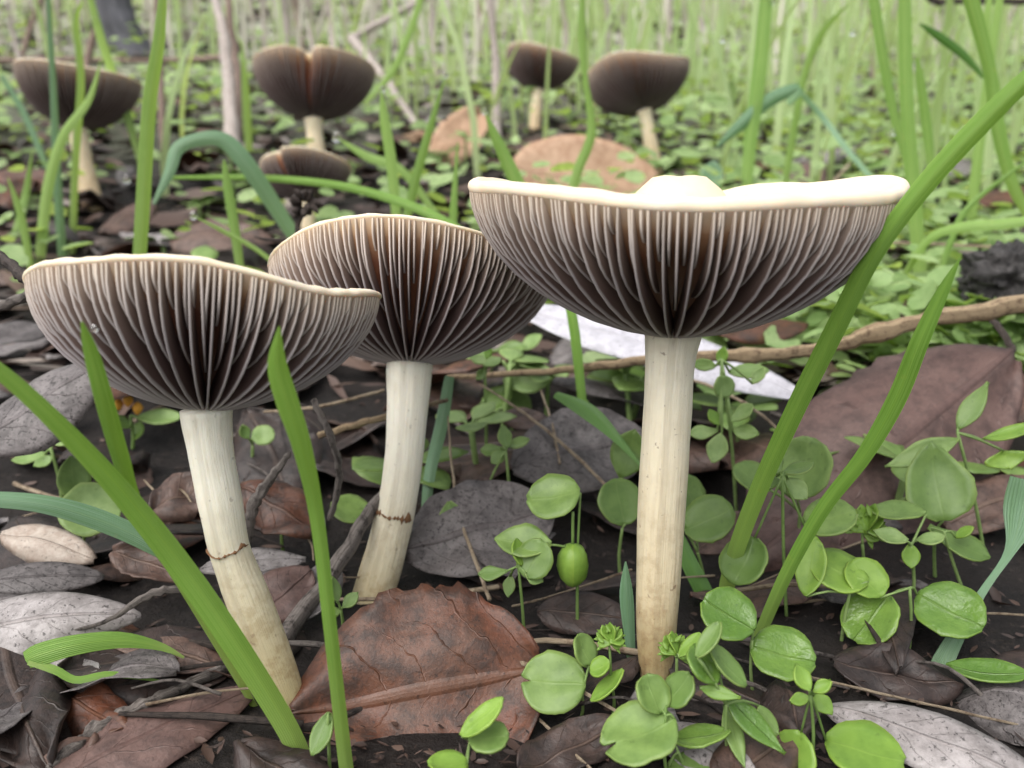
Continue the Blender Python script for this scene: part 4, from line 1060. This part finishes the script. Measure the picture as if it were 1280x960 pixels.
seedling('thin sprout with tiny leaves beside the oval pale leaf', (608, 600), (606, 462), [(598, 450, 11, 6, 150, 'oval', 'leaf_pale'), (616, 452, 12, 6, 30, 'oval', 'leaf_pale'), (602, 468, 9, 6, 220, 'oval', 'leaf'), (610, 440, 9, 5, 80, 'oval', 'leaf_fresh')])
seedling('curled green leaf seedling behind the dark blue-green blade', (734, 575), (733, 555), [(727, 528, 28, 21, 255, 'oval', 'leaf_fresh')])
seedling('round leaf seedling left of the middle stem', (438, 690), (440, 660), [(438, 638, 25, 17, 170, 'round', 'leaf')])
seedling('wispy sprout between narrow blade and middle stem base', (427, 790), (426, 762), [(418, 737, 16, 7, 100, 'oval', 'leaf_pale'), (438, 750, 13, 8, 40, 'oval', 'leaf_pale'), (415, 765, 12, 7, 200, 'oval', 'leaf')])
seedling('loose leaved sprout right of the middle stem', (575, 705), (572, 680), [(566, 655, 28, 20, 100, 'oval', 'leaf_pale'), (540, 650, 18, 9, 150, 'ellip', 'leaf'), (592, 640, 20, 9, 40, 'ellip', 'leaf_pale')])
seedling('single leaf hanging behind the tall narrow blade foot', (412, 960), (410, 895), [(402, 918, 26, 12, -105, 'ellip', 'leaf', -.002)])
seedling('small round leaves under whitened leaf edge', (610, 470), (612, 440), [(590, 440, 20, 10, 170, 'oval', 'leaf_pale'), (640, 436, 18, 9, 10, 'oval', 'leaf'), (664, 428, 16, 8, 30, 'oval', 'leaf_pale')])
seedling('slim glossy leaf lying near the pale arching leaf', (1285, 862), (1278, 850), [(1234, 841, 46, 14, 175, 'ellip', 'leaf_wet')])
def yellow_buds(root, Y):
    for x, y in ((148, 505), (172, 510), (160, 500)):
        c = P(x, y, Y - .001); s = pxm(c)
        part('flower_bud', tube([c + UP * (s * q) for q in (-8, -4, 0, 4, 7)], [r * s for r in (2, 5, 6.5, 5, 2)], 8, .2, x), 'orange', root)
seedling('small plant with orange flower buds under the pale mauve cap', (165, 560), (163, 520), [(200, 522, 26, 10, -5, 'ellip', 'leaf_pale'), (150, 528, 14, 8, 160, 'oval', 'leaf'), (172, 538, 12, 7, 250, 'oval', 'leaf_fresh')], extra=yellow_buds)
seedling('broad pale seedling leaves above the long tan twig', (1090, 425), (1092, 405), [(1084, 388, 38, 28, 100, 'broad', 'leaf_pale'), (1062, 362, 30, 14, 160, 'oval', 'leaf_pale', .01), (1142, 362, 34, 18, 30, 'oval', 'leaf_pale', .01)])
seedling('pale leaf pair behind the curving blade tip', (1190, 400), (1192, 388), [(1186, 352, 34, 22, 80, 'broad', 'leaf_pale'), (1205, 388, 32, 14, 10, 'oval', 'leaf_pale')])
seedling('green leaf tuft under the forked dark twig', (1268, 420), (1264, 400), [(1262, 400, 26, 10, 170, 'oval', 'leaf_fresh'), (1276, 412, 22, 12, 0, 'oval', 'leaf_fresh'), (1245, 412, 16, 8, 200, 'oval', 'leaf')])
seedling('dull heart-shaped leaf seedling beside the cap knob', (905, 280), (896, 250), [(890, 226, 24, 16, 80, 'broad', 'grass_blue'), (912, 255, 20, 9, -20, 'oval', 'leaf')])
seedling('upright leaf pair sprout beyond the knobbed cap', (925, 190), (915, 140), [(916, 116, 17, 7, 85, 'oval', 'leaf_pale'), (896, 126, 20, 7, 165, 'lance', 'leaf_pale')])

# dew drops hanging on blade tips and leaves
DW = 'dew drops on grass tips'
for i, (x, y, Y, r) in enumerate(((118, 411, .0735, 4.5), (421, 172, .31, 6), (478, 112, .262, 4), (595, 238, .24, 6), (557, 95, .272, 3.5), (606, 140, .222, 4), (118, 24, .4, 4), (158, 225, .3, 5), (242, 270, .222, 5), (903, 50, .33, 4), (1066, 41, .35, 4), (963, 2, .33, 5), (1117, 166, .27, 4), (932, 238, .33, 3))):
    c = P(x, y, Y); s = pxm(c) * r
    pts = [c + Vector((0, 0, 1)) * s * q for q in (-1, -.8, -.4, 0, .4, .8, 1.15)]
    single('dew_drop', tube(pts, [s * q for q in (.12, .62, .95, 1, .88, .5, .1)], 12), 'water', c, 'small clear dew drop at a grass blade tip', 'dew drop', DW)

# ------------------------------------------------------------------ litter leaves strewn over the soil
stems_at = [(Vector((p.x, p.y)), .007) for p in (b_l, b_c, b_r)]
KINDS = [('dead_dark', 'dark brown dead leaf', 'dark brown litter leaves', 100),
         ('dead_brown', 'mid-brown dead leaf', 'mid-brown litter leaves', 78),
         ('dead_slate', 'slate grey speckled dead leaf', 'slate grey litter leaves', 42),
         ('dead_red', 'dull reddish dead leaf', 'reddish litter leaves', 34),
         ('dead_grey', 'pale grey dead leaf', 'pale grey litter leaves', 22)]
KEEP = [(380, 720, 690, 990, .0), (0, 630, 330, 990, .5), (690, 690, 1300, 990, .3), (880, 400, 1300, 690, .15), (330, 560, 880, 720, .9), (620, 360, 1000, 500, .4)]
def px_of(v):
    d = v - CAM; k_ = d.dot(FWD)
    return 640 + d.dot(RIGHT) / k_ * F, 480 - d.dot(UP) / k_ * F
def zone(Y):
    return 'among the front stems' if Y < .15 else 'just behind the front caps' if Y < .27 else 'around the back mushrooms' if Y < .45 else 'beyond the round tan leaf'
def strew(m, label, group, count):
    protos = []
    for q in range(7):
        L = U(.022, .044); hw = L * (U(.14, .2) if q % 2 else U(.26, .34)); cp_ = U(-1.1, -.6) if q % 3 == 0 else U(-.3, .3)
        rg = U(.14, .22) if q == 4 else U(.03, .08)
        g = dead_leaf(Vector((-L / 2, 0, 0)), Vector((L / 2, 0, 0)), hw, bend=U(-.03, .14), cup=cp_, wav=U(.001, .004), ragged=rg, shape=rnd.choice(['oval', 'ellip', 'egg', 'broad']), seed=q * 5 + count, ni=12, nj=7, crook=U(-.06, .06))
        desc = ('torn ' if q == 4 else '') + ('narrow ' if q % 2 else 'broad ') + label + (' with rolled edges ' if q % 3 == 0 else ' lying open ')
        protos.append((mesh('dead_leaf', g[0], g[1], m, g[2]), desc))
    for i in range(count):
        while True:
            Y = .088 + (.62 - .088) * rnd.random() ** 1.5
            X = U(-1, 1) * (Y * .64 + .015)
            p = px_of(Vector((X, Y, G(X, Y))))
            ok = all((Vector((X, Y)) - s).length > r for s, r in stems_at)
            for x0, y0, x1, y1, pr in KEEP:
                if x0 < p[0] < x1 and y0 < p[1] < y1 and rnd.random() > pr: ok = False
            if ok: break
        me, desc = protos[i % 7]
        o = bpy.data.objects.new('dead_leaf', me); COL.objects.link(o)
        near = Y < .16
        tl = .25 if near else .42
        z = G(X, Y) + (.0008 + U(0, .002) if near else U(.002, .006))
        o.rotation_euler = (math.atan(slope(Y)) + U(-tl, tl), U(-tl, tl), U(0, 6.28))
        o.location = (X, Y, z)
        k_ = U(.45, .75) if near else U(.6, 1.)
        o.scale = (k_, k_, k_)
        tag(o, desc + zone(Y), 'dead leaf', group)
for a in KINDS: strew(*a)

def stuff(name, label, cat, geo, m, tints):
    me = mesh(name, geo[0], geo[1], m, geo[2], tints)
    o = bpy.data.objects.new(name, me); COL.objects.link(o)
    return tag(o, label, cat, kind='stuff')

def crumbs():
    vs, fs, us, ts = [], [], [], []
    for i in range(15000):
        Y = .084 + 2.2 * rnd.random() ** 1.9
        X = U(-1, 1) * (Y * 1.05 + .06)
        near = Y < .2
        l = (U(.0003, .0011) * (1.9 if rnd.random() < .12 else 1) if near else U(.003, .013)) * (1 + max(0, Y - .5)); w_ = l * U(.18, .6)
        c = Vector((X, Y, G(X, Y) + U(.0002, .0016 if near else .006)))
        an = U(0, 6.28); d = Vector((math.cos(an), math.sin(an), U(-.35, .35))).normalized()
        e = d.cross(Vector((U(-.5, .5), U(-.5, .5), 1))).normalized(); nn = d.cross(e)
        b0 = len(vs); k_ = U(-.3, .5) * w_
        vs += [c - d * l, c - d * l * .3 + e * w_ * U(.6, 1), c + d * l * .5 + e * w_ * U(.4, 1), c + d * l, c + d * l * .3 - e * w_ * U(.5, 1), c - d * l * .5 - e * w_ * U(.5, 1), c + nn * k_]
        fs += [[b0 + q, b0 + (q + 1) % 6, b0 + 6] for q in range(6)]
        us += [(0, 0)] * 7; t = rnd.random() ** 1.5 * (.6 if near else 1); ts += [t] * 7
    stuff('leaf_litter', 'crumbled dark leaf litter covering the soil', 'leaf litter', (vs, fs, us), 'litter', ts)
crumbs()

def far_grass(name, label, cat, m, count, ymin, ymax, pw, h0, h1, w0, w1, dens, droop):
    vs, fs, us, ts = [], [], [], []
    n = 0
    while n < count:
        Y = ymin + (ymax - ymin) * rnd.random() ** pw
        X = U(-1, 1) * (Y * 1.0 + .08)
        if rnd.random() > dens(X, Y): continue
        q_ = px_of(Vector((X, Y, G(X, Y))))[0]
        if Y < .66 and (730 < q_ < 880 or 310 < q_ < 480 or 10 < q_ < 170 or (Y < .45 and 620 < q_ < 840)): continue
        n += 1
        b = Vector((X, Y, G(X, Y) - .002))
        h = U(h0, h1) * (1 + .25 * Y); wd = U(w0, w1)
        an = U(0, 6.28); ln = Vector((math.cos(an), math.sin(an), 0)) * h * U(.05, droop)
        S = Vector((math.cos(an + 1.57 + U(-.8, .8)), math.sin(an + 1.57), 0)).normalized()
        if rnd.random() < .6: S = Vector((1, U(-.5, .5), 0)).normalized()
        b0 = len(vs); t = rnd.random()
        K = 5
        for i in range(K + 1):
            s = i / K
            c = b + Vector((0, 0, h * (s - .18 * droop * s * s))) + ln * s * s
            hw = wd * .5 * (1 - s ** 2.2) + .0001
            for q in (-1, 0, 1):
                vs.append(c + S * hw * q + Vector((0, 1, 0)) * abs(q) * hw * .4); us.append(((q + 1) / 2, s)); ts.append(t)
        for i in range(K):
            for q in range(2):
                a = b0 + i * 3 + q
                fs.append([a, a + 1, a + 4, a + 3])
    return stuff(name, label, cat, (vs, fs, us), m, ts)
def d_green(x, y):
    r = x / (y * .58)
    side = .16 + .84 * min(1, max(0, (r + .35) / .7))
    if y < .62: side *= .1 if r < .35 else .3
    return side * (.45 + .55 * (noise.noise(Vector((x * 6, y * 6, 2))) > -.1))
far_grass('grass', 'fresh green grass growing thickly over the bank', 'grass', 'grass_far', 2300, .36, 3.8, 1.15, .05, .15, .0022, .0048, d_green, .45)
far_grass('dry_grass', 'brownish dry grass and stalks matted on the far bank', 'dry grass', 'dry_grass', 2100, .9, 4.5, 1.2, .08, .24, .002, .005, lambda x, y: .35 + .65 * (noise.noise(Vector((x * 4, y * 4, 7))) > -.05), .55)

def cover():
    vs, fs, us, ts = [], [], [], []
    n = 0
    while n < 22000:
        Y = .2 + 3.0 * rnd.random() ** 2.1
        X = U(-1, 1) * (Y * 1.0 + .08)
        r = X / (Y * .58)
        dn = .14 + .86 * min(1, max(0, (r + .25) / .55))
        if Y > .55: dn = max(dn, .5)
        if Y < .26: dn *= max(.0, min(1, (r - .1) / .3))
        q_ = px_of(Vector((X, Y, G(X, Y))))
        if 620 < q_[0] < 840 and 200 < q_[1] < 275 and Y < .42: continue
        dn *= .25 + .75 * (noise.noise(Vector((X * 26, Y * 22, 5))) > -.02)
        if rnd.random() > dn: continue
        n += 1
        c = Vector((X, Y, G(X, Y) + (.002 + .022 * rnd.random() ** 1.6) * (1 + Y * .5)))
        a = U(.0018, .0052) * (1 + .5 * Y); b = a * U(.4, .85)
        an = U(0, 6.28); d = Vector((math.cos(an), math.sin(an), U(-.3, .5))).normalized()
        e = d.cross(Vector((U(-.8, .8), U(-1.1, .4), 1))).normalized(); nn = d.cross(e)
        b0 = len(vs); t = rnd.random()
        for q in range(8):
            f = q * math.pi / 4
            vs.append(c + d * (a * math.cos(f)) + e * (b * math.sin(f)) - nn * (.22 * b * abs(math.sin(f)))); us.append((.5 + .5 * math.sin(f), .5 + .5 * math.cos(f))); ts.append(t)
        fs += [[b0, b0 + 1, b0 + 2, b0 + 3, b0 + 4], [b0 + 4, b0 + 5, b0 + 6, b0 + 7, b0]]
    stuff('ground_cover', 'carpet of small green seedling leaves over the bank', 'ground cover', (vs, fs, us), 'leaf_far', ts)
cover()

# loose mid-distance sprouts, each a small plant of its own
def sprouts():
    protos = []
    for q in range(5):
        root = thing('seedling', 'small leafy sprout growing out of the litter', 'seedling', Vector((0, 0, 0)), 'small leafy sprouts in the litter')
        h = U(.006, .013)
        st = [tube(curve(Vector((0, 0, -.001)), Vector((0, 0, h)), 0, 4), [.0005] * 4, 5)]
        for i in range(4 + q % 3):
            an = i * 2.4 + q; l = U(.0035, .006); d = Vector((math.cos(an), math.sin(an), U(0, .5))).normalized()
            nn = Vector((0, 0, 1)); nn = (nn - d * nn.dot(d)).normalized(); e = nn.cross(d)
            z0 = Vector((0, 0, h * (1 if i < 4 else .5)))
            gr_ = [[z0 + d * (l * (.25 + 1.5 * s)) + e * (t * max(.04, SH['oval'][0](.01 + .98 * s)) * l * .55) - nn * (l * .3 * s * s) for t in (-1, -.5, 0, .5, 1)] for s in [k_ / 6 for k_ in range(7)]]
            part('leaf', sheet(gr_, .0001), 'leaf_pale' if q % 2 else 'leaf', root)
            st.append(tube([z0 * .9, z0 + d * l * .3], [.0003, .0003], 5))
        part('stem', join(*st), 'leaf_pale', root)
        protos.append(root)
    out = []
    for i in range(95):
        o = protos[i] if i < 5 else copy_tree(protos[i % 5])
        while True:
            Y = U(.14, .5); X = U(-1, 1) * (Y * .62)
            r = X / (Y * .58)
            if rnd.random() < .2 + .8 * min(1, max(0, r + .2)): break
        o['label'] = ('tall pale', 'tuft of round', 'short dull', 'tall many-leaved pale', 'low dull')[i % 5] + ' sprout growing ' + zone(Y)
        o.location = (X, Y, G(X, Y)); o.rotation_euler = (U(-.2, .2), U(-.2, .2), U(0, 6.28))
        s = U(.8, 1.5); o.scale = (s, s, s)
sprouts()

# fine twiglets and fallen stalks scattered between the front stems
def twiglets():
    for i in range(70):
        Y = .088 + .2 * rnd.random() ** 1.3; X = U(-1, 1) * (Y * .6)
        L = U(.008, .03); an = U(-.9, .9) + (math.pi if i % 2 else 0)
        d = Vector((math.cos(an), math.sin(an) * .7, 0))
        a = Vector((X, Y, 0)) - d * L / 2; b = Vector((X, Y, 0)) + d * L / 2
        a.z = G(a.x, a.y) + U(.0005, .004); b.z = G(b.x, b.y) + U(.0005, .004)
        pts = curve(a, b, U(-.001, .0025), 9); r = U(.00015, .0005)
        kind = i % 3
        col_, m_ = (('dark', 'bark_dark'), ('grey', 'bark_grey'), ('tan', 'straw'))[kind]
        o = single('twiglet', tube(pts, [r * (1.1 - .5 * q / 8) for q in range(9)], 5, .4, i), m_, a, ('thin ' if r < .00032 else 'stout ') + ('short ' if L < .018 else 'long ') + col_ + ' twiglet lying ' + zone(Y), 'twig', 'fine twiglets scattered in the litter')
twiglets()
